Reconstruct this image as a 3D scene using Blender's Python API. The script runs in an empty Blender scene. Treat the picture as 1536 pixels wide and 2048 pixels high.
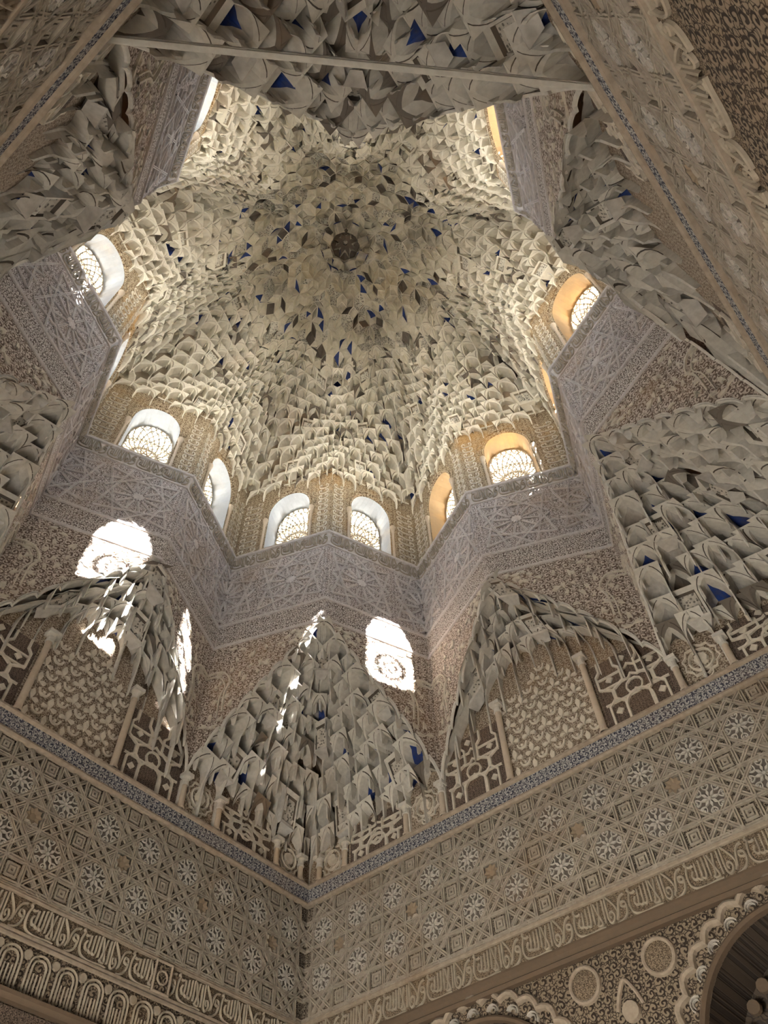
import bpy, math, random
import numpy as np
from mathutils import Matrix, Vector

random.seed(7)
SC = bpy.context.scene
COL = SC.collection
PI = math.pi
ZB = 5.93                      # height of the band at the top of the square room above the floor

# ---------------------------------------------------------------- camera
cam_d = bpy.data.cameras.new('camera')
cam = bpy.data.objects.new('camera', cam_d)
COL.objects.link(cam)
SC.camera = cam
yaw, pitch, roll = 0.1302, 0.9844, -0.0515
F = Vector((math.sin(yaw) * math.cos(pitch), math.cos(yaw) * math.cos(pitch), math.sin(pitch)))
rt = Vector((math.cos(yaw), -math.sin(yaw), 0))
up = rt.cross(F)
RR = math.cos(roll) * rt + math.sin(roll) * up
UU = -math.sin(roll) * rt + math.cos(roll) * up
CAM = Vector((-0.011, -3.318, -4.281 + ZB))
cam.matrix_world = Matrix(((RR.x, UU.x, -F.x, CAM.x), (RR.y, UU.y, -F.y, CAM.y), (RR.z, UU.z, -F.z, CAM.z), (0, 0, 0, 1)))
cam_d.sensor_fit = 'HORIZONTAL'
cam_d.sensor_width = 36.0
cam_d.lens = 36.0 * 1514.68 / 1536.0
cam_d.clip_start = 0.05
cam_d.clip_end = 200

# ---------------------------------------------------------------- light
W = bpy.data.worlds.new('sky')
SC.world = W
W.use_nodes = True
nt = W.node_tree
bg = nt.nodes['Background']
tc = nt.nodes.new('ShaderNodeTexCoord')
sp = nt.nodes.new('ShaderNodeSeparateXYZ')
cr = nt.nodes.new('ShaderNodeValToRGB')
mr = nt.nodes.new('ShaderNodeMapRange')
mr.inputs['From Min'].default_value = -1.0
mr.inputs['From Max'].default_value = 1.0
cr.color_ramp.elements[0].position = 0.47
cr.color_ramp.elements[0].color = (2.15, 2.05, 1.8, 1)      # sunlit roofs and ground below the horizon
cr.color_ramp.elements[1].position = 0.53
cr.color_ramp.elements[1].color = (0.72, 0.86, 1.0, 1)     # hazy bright sky
nt.links.new(tc.outputs['Generated'], sp.inputs[0])
nt.links.new(sp.outputs['Z'], mr.inputs['Value'])
nt.links.new(mr.outputs['Result'], cr.inputs['Fac'])
nt.links.new(cr.outputs['Color'], bg.inputs['Color'])
bg.inputs['Strength'].default_value = 16.0
sun_d = bpy.data.lights.new('sun', 'SUN')
sun = bpy.data.objects.new('sun', sun_d)
COL.objects.link(sun)
sun.location = (6, -16, 20)
sun.rotation_euler = Vector((-0.304, 0.832, -0.464)).to_track_quat('-Z', 'Y').to_euler()
sun_d.energy = 150.0
sun_d.angle = math.radians(0.6)
sun_d.color = (1.0, 0.985, 0.96)
SC.view_settings.view_transform = 'Standard'
SC.view_settings.look = 'None'
SC.view_settings.gamma = 1.0
SC.view_settings.use_curve_mapping = False
SC.view_settings.exposure = 1.08
cy = SC.cycles
cy.max_bounces = 6
cy.diffuse_bounces = 5
cy.adaptive_threshold = 0.02
cy.glossy_bounces = 2
cy.sample_clamp_indirect = 6.0
cy.caustics_reflective = False
cy.caustics_refractive = False

# ---------------------------------------------------------------- measures
A = 3.125                       # half side of the square hall
RI, RO = 2.523, 3.330           # folds and tips of the star-shaped drum
TW, TY = RO * math.sin(PI / 8), RO * math.cos(PI / 8)
L = math.hypot(TW, TY - RI)     # length of one drum face
Z_T, Z_R = 0.50 + ZB, 2.20 + ZB
Z_S2, Z_S, Z_C0, Z_C1 = 2.291 + ZB, 2.659 + ZB, 3.740 + ZB, 3.970 + ZB
Z_V = 5.42 + ZB                 # springing of the vault
Z_A = 8.93 + ZB                 # crown of the vault


def face_z(w):                  # lower edge of a drum face; w = 0 at the tip, 1 at the fold
    return Z_T + (Z_R - Z_T) * max(0.0, w) ** 0.8


# ---------------------------------------------------------------- helpers
class MB:
    def __init__(s):
        s.v, s.f, s.m, s.uv = [], [], [], []

    def add(s, vs, fs, mi=0):
        o = len(s.v)
        s.v.extend(vs)
        for f in fs:
            s.f.append(tuple(i + o for i in f))
            s.m.append(mi)

    def box(s, x0, x1, y0, y1, z0, z1, mi=0):
        vs = [(x, y, z) for z in (z0, z1) for y in (y0, y1) for x in (x0, x1)]
        s.add(vs, [(0, 2, 3, 1), (4, 5, 7, 6), (0, 1, 5, 4), (2, 6, 7, 3), (0, 4, 6, 2), (1, 3, 7, 5)], mi)

    def quad(s, a, b, c, d, mi=0):
        s.add([a, b, c, d], [(0, 1, 2, 3)], mi)

    def ribbon(s, pts, w, h, prof=None, mi=0, closed=False, y0=0.0, hs=None):
        """raised strap along 2-D points (x, z) on the plane y = y0, relief towards -y"""
        prof = prof or PROF_GROOVE
        n = len(pts)
        vs = []
        for i in range(n):
            a = pts[(i - 1) % n] if (closed or i > 0) else pts[i]
            b = pts[(i + 1) % n] if (closed or i < n - 1) else pts[i]
            p = pts[i]
            d1 = (p[0] - a[0], p[1] - a[1])
            d2 = (b[0] - p[0], b[1] - p[1])
            l1, l2 = math.hypot(*d1), math.hypot(*d2)
            if l1 < 1e-9: d1, l1 = d2, l2
            if l2 < 1e-9: d2, l2 = d1, l1
            if l1 < 1e-9: continue
            n1 = (-d1[1] / l1, d1[0] / l1)
            n2 = (-d2[1] / l2, d2[0] / l2)
            mx, mz = n1[0] + n2[0], n1[1] + n2[1]
            ml = math.hypot(mx, mz)
            if ml < 0.3: mx, mz, ml = n1[0], n1[1], 1.0
            mx, mz = mx / ml, mz / ml
            k = min(1.8, 1.0 / max(0.4, mx * n1[0] + mz * n1[1]))
            hh = h if hs is None else hs[i]
            for (o, q) in prof:
                vs.append((p[0] + mx * k * o * w, y0 - (q * h + hh - h), p[1] + mz * k * o * w))
        m = len(prof)
        nn = len(vs) // m
        fs = []
        for i in range(nn if closed else nn - 1):
            j = (i + 1) % nn
            for k in range(m - 1):
                fs.append((i * m + k, i * m + k + 1, j * m + k + 1, j * m + k))
        s.add(vs, fs, mi)

    def lathe(s, prof, n=10, cx=0, cy=0, mi=0):
        vs = []
        for r, z in prof:
            for k in range(n):
                t = 2 * PI * k / n
                vs.append((cx + r * math.cos(t), cy + r * math.sin(t), z))
        fs = []
        for i in range(len(prof) - 1):
            for k in range(n):
                fs.append((i * n + k, i * n + (k + 1) % n, (i + 1) * n + (k + 1) % n, (i + 1) * n + k))
        s.add(vs, fs, mi)

    def plate(s, pts, h, y0=0.0, mi=0, bev=0.35):
        """a raised flat plate with bevelled rim; pts = outline (x, z)"""
        n = len(pts)
        cx = sum(p[0] for p in pts) / n
        cz = sum(p[1] for p in pts) / n
        vs = [(p[0], y0, p[1]) for p in pts]
        k = 1 - bev * 0.3
        vs += [(cx + (p[0] - cx) * k, y0 - h, cz + (p[1] - cz) * k) for p in pts]
        fs = [(i, (i + 1) % n, n + (i + 1) % n, n + i) for i in range(n)]
        fs.append(tuple(range(n, 2 * n)))
        s.add(vs, fs, mi)

    def mesh(s, name, mats, smooth=False):
        me = bpy.data.meshes.new(name)
        me.from_pydata(s.v, [], s.f)
        for m in (mats if isinstance(mats, (list, tuple)) else [mats]):
            me.materials.append(m)
        if any(s.m):
            me.polygons.foreach_set('material_index', s.m)
        if smooth:
            me.polygons.foreach_set('use_smooth', [True] * len(s.f))
        me.update()
        return me


PROF_GROOVE = [(-.5, 0), (-.46, 1), (-.14, 1), (0, .3), (.14, 1), (.46, 1), (.5, 0)]
PROF_FLAT = [(-.5, 0), (-.38, 1), (.38, 1), (.5, 0)]
PROF_ROUND = [(-.5, 0), (-.35, .7), (0, 1), (.35, .7), (.5, 0)]


def obj(name, me, parent=None, loc=None, rz=None, **props):
    o = bpy.data.objects.new(name, me)
    COL.objects.link(o)
    if parent is not None:
        o.parent = parent
    if loc is not None:
        o.location = loc
    if rz is not None:
        o.rotation_euler = (0, 0, rz)
    for k, v in props.items():
        o[k] = v
    return o


def spline(ctrl, n=5):
    """Catmull-Rom through control points"""
    P = [ctrl[0]] + list(ctrl) + [ctrl[-1]]
    out = []
    for i in range(1, len(P) - 2):
        p0, p1, p2, p3 = P[i - 1], P[i], P[i + 1], P[i + 2]
        for k in range(n):
            t = k / n
            out.append(tuple(0.5 * ((2 * p1[j]) + (-p0[j] + p2[j]) * t + (2 * p0[j] - 5 * p1[j] + 4 * p2[j] - p3[j]) * t * t
                                    + (-p0[j] + 3 * p1[j] - 3 * p2[j] + p3[j]) * t ** 3) for j in range(2)))
    out.append(tuple(ctrl[-1]))
    return out


def circle(cx, cz, r, n=12, a0=0.0):
    return [(cx + r * math.cos(a0 + 2 * PI * k / n), cz + r * math.sin(a0 + 2 * PI * k / n)) for k in range(n)]


# ---------------------------------------------------------------- materials
def nodes_of(m):
    m.use_nodes = True
    t = m.node_tree
    return t, t.nodes['Principled BSDF']


def N(t, kind, **kw):
    n = t.nodes.new(kind)
    for k, v in kw.items():
        setattr(n, k, v)
    return n


def mth(t, op, a, b=None, c=None):
    n = N(t, 'ShaderNodeMath', operation=op)
    for i, q in enumerate((a, b, c)):
        if q is None: continue
        if isinstance(q, (int, float)): n.inputs[i].default_value = q
        else: t.links.new(q, n.inputs[i])
    return n.outputs[0]


def sstep(t, v, a, b):
    n = N(t, 'ShaderNodeMapRange', interpolation_type='SMOOTHSTEP')
    t.links.new(v, n.inputs['Value'])
    n.inputs['From Min'].default_value = a
    n.inputs['From Max'].default_value = b
    return n.outputs[0]


def mixc(t, f, a, b, mode='MIX'):
    n = N(t, 'ShaderNodeMix', data_type='RGBA', blend_type=mode)
    for s_, q in ((n.inputs['Factor'], f), (n.inputs[6], a), (n.inputs[7], b)):
        if isinstance(q, (int, float)): s_.default_value = q
        elif isinstance(q, tuple): s_.default_value = (*q, 1)
        else: t.links.new(q, s_)
    return n.outputs[2]


def arabesque(t, vec, scale, curl=15.0, rnd=0.45):
    """scrolling leaf relief: a spiral in every cell of a loose lattice, small leaves between"""
    mp = N(t, 'ShaderNodeVectorMath', operation='SCALE')
    t.links.new(vec, mp.inputs[0])
    mp.inputs['Scale'].default_value = scale
    nz = N(t, 'ShaderNodeTexNoise')
    nz.inputs['Scale'].default_value = 1.3
    nz.inputs['Detail'].default_value = 1
    t.links.new(mp.outputs[0], nz.inputs['Vector'])
    s1 = N(t, 'ShaderNodeVectorMath', operation='MULTIPLY_ADD')
    t.links.new(nz.outputs['Color'], s1.inputs[0])
    s1.inputs[1].default_value = (.5, .5, .5)
    t.links.new(mp.outputs[0], s1.inputs[2])
    vo = N(t, 'ShaderNodeTexVoronoi')
    vo.inputs['Scale'].default_value = 1.0
    vo.inputs['Randomness'].default_value = rnd
    t.links.new(s1.outputs[0], vo.inputs['Vector'])
    sb = N(t, 'ShaderNodeVectorMath', operation='SUBTRACT')
    t.links.new(s1.outputs[0], sb.inputs[0])
    t.links.new(vo.outputs['Position'], sb.inputs[1])
    se = N(t, 'ShaderNodeSeparateXYZ')
    t.links.new(sb.outputs[0], se.inputs[0])
    an = mth(t, 'ARCTAN2', se.outputs[1], se.outputs[0])
    sc = N(t, 'ShaderNodeSeparateColor')
    t.links.new(vo.outputs['Color'], sc.inputs[0])
    sg = mth(t, 'MULTIPLY_ADD', mth(t, 'GREATER_THAN', sc.outputs[0], 0.5), 2.0, -1.0)
    ph = mth(t, 'MULTIPLY_ADD', vo.outputs['Distance'], curl, mth(t, 'MULTIPLY', an, sg))
    spi = sstep(t, mth(t, 'SINE', ph), -0.35, 0.25)
    v2 = N(t, 'ShaderNodeTexVoronoi', feature='DISTANCE_TO_EDGE')
    v2.inputs['Scale'].default_value = 3.1
    t.links.new(s1.outputs[0], v2.inputs['Vector'])
    leaf = sstep(t, v2.outputs['Distance'], 0.04, 0.16)
    far = sstep(t, vo.outputs['Distance'], 0.40, 0.5)
    mx = N(t, 'ShaderNodeMix', data_type='FLOAT')
    t.links.new(far, mx.inputs[0])
    t.links.new(spi, mx.inputs[2])
    t.links.new(leaf, mx.inputs[3])
    return mx.outputs[0]


def stucco(name, high, low=None, scale=14.0, coord='Object', bump=0.5, stain=(0.30, 0.17, 0.07), stain_amt=0.35, stain_sc=0.9,
           dirt=(0.16, 0.13, 0.10), dirt_amt=0.0, grain=0.12, curl=15.0, depth=0.012, rough=0.88, speck=0.0):
    m = bpy.data.materials.new(name)
    t, b = nodes_of(m)
    co = N(t, 'ShaderNodeTexCoord').outputs[coord]
    vec = co
    if low is not None:
        xz = N(t, 'ShaderNodeSeparateXYZ')
        t.links.new(co, xz.inputs[0])
        cb = N(t, 'ShaderNodeCombineXYZ')
        t.links.new(xz.outputs[0], cb.inputs[0])
        t.links.new(xz.outputs[2], cb.inputs[1])
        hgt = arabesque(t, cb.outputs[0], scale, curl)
        col = mixc(t, hgt, low, high)  # low darkens the recesses: part ground paint, part shade put into the colour
    else:
        col = None
        hgt = None
    n1 = N(t, 'ShaderNodeTexNoise')
    n1.inputs['Scale'].default_value = stain_sc
    n1.inputs['Detail'].default_value = 5
    n1.inputs['Roughness'].default_value = 0.62
    geo = N(t, 'ShaderNodeNewGeometry')
    t.links.new(geo.outputs['Position'], n1.inputs['Vector'])
    n2 = N(t, 'ShaderNodeTexNoise')
    n2.inputs['Scale'].default_value = 22
    n2.inputs['Detail'].default_value = 4
    t.links.new(geo.outputs['Position'], n2.inputs['Vector'])
    base = col if col is not None else high
    g = mixc(t, mth(t, 'MULTIPLY', sstep(t, n1.outputs['Fac'], 0.5, 0.72), stain_amt), base, stain)
    if dirt_amt > 0:
        n3 = N(t, 'ShaderNodeTexNoise')
        n3.inputs['Scale'].default_value = stain_sc * 2.2
        n3.inputs['Detail'].default_value = 3
        sh = N(t, 'ShaderNodeVectorMath', operation='ADD')
        t.links.new(geo.outputs['Position'], sh.inputs[0])
        sh.inputs[1].default_value = (17.3, 4.1, 9.7)
        t.links.new(sh.outputs[0], n3.inputs['Vector'])
        g = mixc(t, mth(t, 'MULTIPLY', sstep(t, n3.outputs['Fac'], 0.52, 0.68), dirt_amt), g, dirt)
    gr = sstep(t, n2.outputs['Fac'], 0.3, 0.7)
    g = mixc(t, mth(t, 'MULTIPLY', mth(t, 'SUBTRACT', 1.0, gr), grain), g, (0.10, 0.08, 0.06))
    if speck > 0:
        vs = N(t, 'ShaderNodeTexVoronoi')
        vs.inputs['Scale'].default_value = 34
        t.links.new(geo.outputs['Position'], vs.inputs['Vector'])
        g = mixc(t, mth(t, 'MULTIPLY', sstep(t, vs.outputs['Distance'], 0.42, 0.30), speck), g, (0.09, 0.08, 0.07))
    t.links.new(g, b.inputs['Base Color'])
    b.inputs['Roughness'].default_value = rough
    b.inputs['Specular IOR Level'].default_value = 0.2
    bp = N(t, 'ShaderNodeBump')
    bp.inputs['Distance'].default_value = depth
    bp.inputs['Strength'].default_value = bump
    if hgt is not None:
        hh = mth(t, 'MULTIPLY_ADD', n2.outputs['Fac'], 0.12, hgt)
    else:
        hh = mth(t, 'MULTIPLY', n2.outputs['Fac'], 0.5)
    t.links.new(hh, bp.inputs['Height'])
    t.links.new(bp.outputs[0], b.inputs['Normal'])
    return m


M = {}
M['frieze_ground'] = stucco('carved brown plaster ground', (.25, .21, .165), (.035, .026, .02), 22, stain_amt=.25)
M['strap'] = stucco('worn plaster strapwork', (.365, .32, .265), stain_amt=.45, stain=(.25, .16, .09), grain=.3)
M['rose'] = stucco('pale plaster rosette', (.52, .485, .435), stain_amt=.25, grain=.2)
M['rose_ground'] = stucco('blue grey rosette ground', (.12, .105, .092), stain_amt=.5, stain=(.15, .09, .05))
M['boss'] = stucco('brown plaster boss', (.27, .21, .15), stain_amt=.4)
M['letters'] = stucco('plaster lettering', (.39, .335, .265), stain_amt=.35, stain=(.3, .2, .11), grain=.25)
M['letter_ground'] = stucco('carved ground behind lettering', (.27, .21, .15), (.085, .062, .042), 30, stain_amt=.2)
M['mould'] = stucco('plaster moulding', (.37, .305, .24), stain_amt=.5, stain=(.24, .15, .08), grain=.3)
M['wood'] = stucco('brown moulded cornice', (.135, .095, .065), stain_amt=.4, stain=(.10, .06, .035), grain=.4)
M['band'] = stucco('blue painted palmette band', (.42, .41, .40), (.045, .048, .075), 19, curl=13, stain_amt=.2)
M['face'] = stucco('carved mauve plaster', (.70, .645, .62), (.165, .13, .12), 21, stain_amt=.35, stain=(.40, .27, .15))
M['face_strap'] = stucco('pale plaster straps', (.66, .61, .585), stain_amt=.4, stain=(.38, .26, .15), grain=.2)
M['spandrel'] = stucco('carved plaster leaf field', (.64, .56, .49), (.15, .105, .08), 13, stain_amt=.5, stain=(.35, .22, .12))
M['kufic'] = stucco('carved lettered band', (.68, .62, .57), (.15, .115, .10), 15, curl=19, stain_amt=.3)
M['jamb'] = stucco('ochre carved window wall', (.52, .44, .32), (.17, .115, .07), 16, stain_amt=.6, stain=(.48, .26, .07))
M['reveal_w'] = stucco('sky-tinted reveal plaster', (.25, .265, .29), stain_amt=.4, stain=(.50, .40, .28), grain=.1)  # pale reveal with the blue of the sky light put into its colour
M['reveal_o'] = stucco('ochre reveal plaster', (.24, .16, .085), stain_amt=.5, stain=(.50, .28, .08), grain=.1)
M['lattice'] = stucco('plaster lattice', (.55, .48, .38), grain=.1)
M['cell'] = stucco('cream muqarnas plaster', (.80, .76, .645), stain_amt=.4, stain=(.52, .38, .17), stain_sc=.75, dirt_amt=.62, dirt=(.22, .195, .16), grain=.12, speck=.0)
M['rim'] = stucco('pale muqarnas edge', (.84, .80, .70), stain_amt=.3, grain=.06)  # front edges lighter than the cell faces
M['speck'] = stucco('painted muqarnas plaster', (.72, .70, .62), stain_amt=.3, dirt_amt=.3, grain=.2, speck=.8)
M['blue'] = stucco('lapis blue paint', (.02, .055, .24), stain_amt=.4, stain=(.02, .03, .10), stain_sc=8, grain=.4)
M['dark'] = stucco('dark stain and shade plaster', (.15, .13, .11), stain_amt=.4)  # stained cells, and shade painted into the overhead squinch
M['qcell'] = stucco('grey cream squinch plaster', (.60, .575, .535), stain_amt=.4, stain=(.30, .20, .11), stain_sc=1.3, dirt_amt=.45, dirt=(.22, .18, .14), grain=.2)
M['qrim'] = stucco('pale squinch edge', (.70, .665, .60), stain_amt=.3, grain=.15)
M['qspeck'] = stucco('painted squinch plaster', (.62, .58, .51), stain_amt=.3, grain=.3, speck=.85)
M['line'] = stucco('dark outline for shading contrast', (.10, .085, .07), stain_amt=.3)  # outline along the arch that also makes up for weak shading contrast
M['line2'] = stucco('brown outline for shading contrast', (.30, .26, .20), stain_amt=.2)  # lighter vault version, likewise adding shading contrast by colour
M['leafy'] = stucco('pale carved leaf', (.70, .64, .54), stain_amt=.3, stain=(.42, .28, .15), grain=.2)
M['leaf_ground'] = stucco('carved ground behind leaves', (.46, .39, .31), (.16, .115, .08), 17, stain_amt=.35)
M['dark_ground'] = stucco('dark carved ground', (.20, .15, .12), (.05, .036, .03), 30, stain_amt=.2)
M['column'] = stucco('pinkish marble colonnette', (.56, .47, .37), stain_amt=.5, stain=(.40, .26, .14), grain=.12)
M['back'] = stucco('rough plaster backing', (.30, .25, .19))
M['low_panel'] = stucco('brown arabesque panel', (.24, .19, .14), (.03, .021, .016), 15, curl=14, stain_amt=.2)
M['roof'] = stucco('terracotta roof', (.50, .33, .21))
M['floor'] = stucco('pale marble floor', (.55, .50, .43))
M['plain'] = stucco('plain lime plaster', (.40, .33, .25))
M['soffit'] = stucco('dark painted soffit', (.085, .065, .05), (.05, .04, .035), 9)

# ---------------------------------------------------------------- the star drum outline
def star(d=0.0):
    """16 corners of the drum, moved inwards by d"""
    base = []
    for k in range(16):
        a = PI / 2 + k * PI / 8
        r = RI if k % 2 == 0 else RO
        base.append((r * math.cos(a), r * math.sin(a)))
    out = []
    for k in range(16):
        p0, p1, p2 = base[k - 1], base[k], base[(k + 1) % 16]
        lines = []
        for a, b in ((p0, p1), (p1, p2)):
            ex, ey = b[0] - a[0], b[1] - a[1]
            l = math.hypot(ex, ey)
            nx, ny = -ey / l, ex / l            # counter-clockwise: left is inside
            lines.append((a[0] + nx * d, a[1] + ny * d, ex, ey))
        (ax, ay, ex, ey), (bx, by, fx, fy) = lines
        den = ex * fy - ey * fx
        t = ((bx - ax) * fy - (by - ay) * fx) / den
        out.append((ax + ex * t, ay + ey * t))
    return out


STAR0 = star(0)
# ---------------------------------------------------------------- plaster lettering
STROKES = [
    [(.10, .97), (.05, .90), (.10, .84), (.03, .62), (.02, .36), (.10, .16), (.30, .07), (.62, .05), (.92, .08), (1.14, .06)],
    [(.13, .80), (.22, .78), (.30, .82)],
    [(.26, .62), (.20, .48), (.25, .36), (.34, .38), (.37, .60), (.38, .82)],
    [(.35, .36), (.44, .30), (.51, .38), (.52, .60), (.53, .88)],
    [(.50, .34), (.58, .29), (.64, .36), (.66, .60), (.67, .92)],
    [(.78, .24), (.79, .55), (.80, .95)],
    [(.90, .20), (.97, .50), (1.04, .92)],
    [(.86, .92), (.95, .58), (1.05, .22), (.93, .16), (.86, .24)],
    [(1.17, .16), (1.18, .50), (1.19, .93)],
    [(1.30, .97), (1.29, .55), (1.30, .24), (1.38, .12), (1.48, .18), (1.53, .32), (1.47, .46), (1.38, .44), (1.37, .33), (1.43, .28)],
    [(1.36, .98), (1.50, .78), (1.62, .56), (1.66, .36), (1.60, .20), (1.56, .14)],
    [(2.02, .88), (1.88, .84), (1.77, .68), (1.70, .42), (1.66, .22)],
    [(1.86, .64), (1.98, .62), (2.02, .48), (1.98, .26), (1.86, .12), (1.70, .05), (1.58, .03)],
    [(1.86, .64), (1.84, .52), (1.93, .46), (2.02, .48)],
]


def phrase_mesh(h, depth, name='inscription_phrase', tilt=0.0):
    mb = MB()
    for s_ in STROKES:
        pts = [(x * h, z * h) for x, z in spline(s_, 4)]
        mb.ribbon(pts, h * .086, depth, PROF_ROUND)
    if tilt:
        mb.v = [(x, y - z * tilt, z) for x, y, z in mb.v]
    return mb.mesh(name, M['letters'])


# ---------------------------------------------------------------- lower square walls
P_ = 0.4425
FRZ0, FRZ1 = ZB - 1.105, ZB - 0.035
INS0, INS1 = ZB - 1.365, ZB - 1.135


def clip_line(px, pz, dx, dz, x0, x1, z0, z1):
    t0, t1 = -1e9, 1e9
    for p, d, a, b in ((px, dx, x0, x1), (pz, dz, z0, z1)):
        if abs(d) < 1e-9:
            if p < a or p > b: return None
            continue
        ta, tb = (a - p) / d, (b - p) / d
        if ta > tb: ta, tb = tb, ta
        t0, t1 = max(t0, ta), min(t1, tb)
    if t1 - t0 < 0.02: return None
    return t0, t1


def frieze_strapwork():
    mb = MB()
    fam = []
    zc = ZB - 0.55
    x0, x1, z0, z1 = -A, A, FRZ0, FRZ1
    q = math.sqrt(.5)
    for dx, dz, offs, nrm in ((0, 1, .30, (1, 0)), (1, 0, .30, (0, 1)), (q, q, .39, (q, -q)), (q, -q, .39, (q, q))):
        for k in range(-22, 23):
            for sg in (-1, 1):
                # medallion centres at (x - .5 p) , (z - zc -.5 p)
                if nrm[0] == 1 and nrm[1] == 0:
                    px, pz = (k + .5 + sg * offs) * P_, zc
                elif nrm[1] == 1:
                    px, pz = 0, zc + (k + .5 + sg * offs) * P_
                else:
                    c = (k + sg * offs) * P_
                    px, pz = c, zc
                r = clip_line(px, pz, dx, dz, x0, x1, z0, z1)
                if r: fam.append((px, pz, dx, dz, r[0], r[1]))
    bosses = [((.885 * k), zc) for k in range(-4, 5)]
    for i, (px, pz, dx, dz, t0, t1) in enumerate(fam):
        ts = []
        for j, (qx, qz, ex, ez, s0, s1) in enumerate(fam):
            den = dx * ez - dz * ex
            if abs(den) < 1e-6: continue
            t = ((qx - px) * ez - (qz - pz) * ex) / den
            if t0 < t < t1: ts.append((t, j))
        ts.sort()
        keys = [(t0, 0)]
        for n_, (t, j) in enumerate(ts):
            over = ((i + j + n_) % 2 == 0) if i < j else ((i + j + [a for a, _ in enumerate(ts)][n_]) % 2 == 1)
            keys.append((t - .014, .5))
            keys.append((t + .014, 1 if over else 0))
        keys.append((t1, 0))
        # cut the strap where a star boss stands
        run, hs = [], []
        for t, hgt in keys:
            x, z = px + dx * t, pz + dz * t
            inside = any(abs(x - bx) < .085 and abs(z - bz) < .085 for bx, bz in bosses)
            if inside:
                if len(run) > 1: mb.ribbon(run, .034, .022, hs=hs)
                run, hs = [], []
            else:
                run.append((x, z))
                hs.append(.016 + .009 * hgt)
        if len(run) > 1: mb.ribbon(run, .034, .022, hs=hs)
    for row in (-1, 0, 1):
        for k in range(-8, 9):
            cx, cz = k * P_, zc + row * P_
            if abs(cx) > A - .06: continue
            if row == 0 and k % 2 == 0:
                continue
            # knot: a star ring round a small square
            for r_, wd in ((.062, .019), (.026, .02)):
                mb.ribbon(circle(cx, cz, r_, 4, PI / 4), wd, .013, PROF_FLAT, closed=True)
            for q_ in range(4):
                a_ = q_ * PI / 2
                mb.plate([(cx + .044 * math.cos(a_) + .012 * math.cos(a_ + t_), cz + .044 * math.sin(a_) + .012 * math.sin(a_ + t_)) for t_ in (0, 1.6, 3.14, 4.7)], .012)
    for k in range(-7, 8):
        for cz in (zc - P_ / 2, zc + P_ / 2):
            mb.plate(circle(k * P_, cz, .017, 4, 0), .014)
    for bx, bz in bosses:
        for r0_, r1_ in ((.128, .098),):
            mb.ribbon([(bx + x, bz + z) for x, z in star_poly(r0_, r1_)], .024, .02, closed=True)
    return mb.mesh('strapwork', M['strap'])


def rosette_mesh(r):
    mb = MB()
    mb.plate(circle(0, 0, r, 8, PI / 8), .004, mi=1)
    for k in range(8):
        a = k * PI / 4
        ca, sa = math.cos(a), math.sin(a)
        pet = [(.10, 0), (.34, .10), (.62, .0), (.34, -.10)]
        mb.plate([(r * (x * ca - z * sa), r * (x * sa + z * ca)) for x, z in pet], .016, y0=-.003)
        for sg in (-1, 1):
            hook = spline([(.58, .02 * sg), (.70, .16 * sg), (.84, .20 * sg), (.86, .08 * sg), (.76, .05 * sg)], 3)
            mb.ribbon([(r * (x * ca - z * sa), r * (x * sa + z * ca)) for x, z in hook], r * .085, .012, PROF_FLAT, y0=-.003)
    mb.plate(circle(0, 0, r * .12, 8), .022)
    return mb.mesh('medallion', [M['rose'], M['rose_ground']])


def star_poly(r0, r1, n=8, a0=0.0):
    return [((r0 if k % 2 == 0 else r1) * math.cos(a0 + PI * k / n), (r0 if k % 2 == 0 else r1) * math.sin(a0 + PI * k / n)) for k in range(2 * n)]


def boss_mesh():
    mb = MB()
    for r, y in ((.115, 0), (.088, .008)):
        o, i = star_poly(r, r * .74), star_poly(r * .86, r * .62)
        n = len(o)
        vs = [(x, -y, z) for x, z in o] + [(x, -y - .018, z) for x, z in i]
        mb.add(vs, [(k, (k + 1) % n, n + (k + 1) % n, n + k) for k in range(n)], 1)
    o, i = star_poly(.076, .054), star_poly(.03, .026)
    n = 16
    vs = [(x, -.022, z) for x, z in o] + [(x, -.004, z) for x, z in i]
    mb.add(vs, [(k, (k + 1) % n, n + (k + 1) % n, n + k) for k in range(n)] + [tuple(range(n, 2 * n))], 0)
    return mb.mesh('star_boss', [M['boss'], M['strap']])


def moulding(prof, x0, x1, name, mat):
    """profile points (depth, z) swept along x"""
    mb = MB()
    vs = [(x0, -d, z) for d, z in prof] + [(x1, -d, z) for d, z in prof]
    n = len(prof)
    mb.add(vs, [(i, i + 1, n + i + 1, n + i) for i in range(n - 1)])
    return mb.mesh(name, mat)


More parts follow.
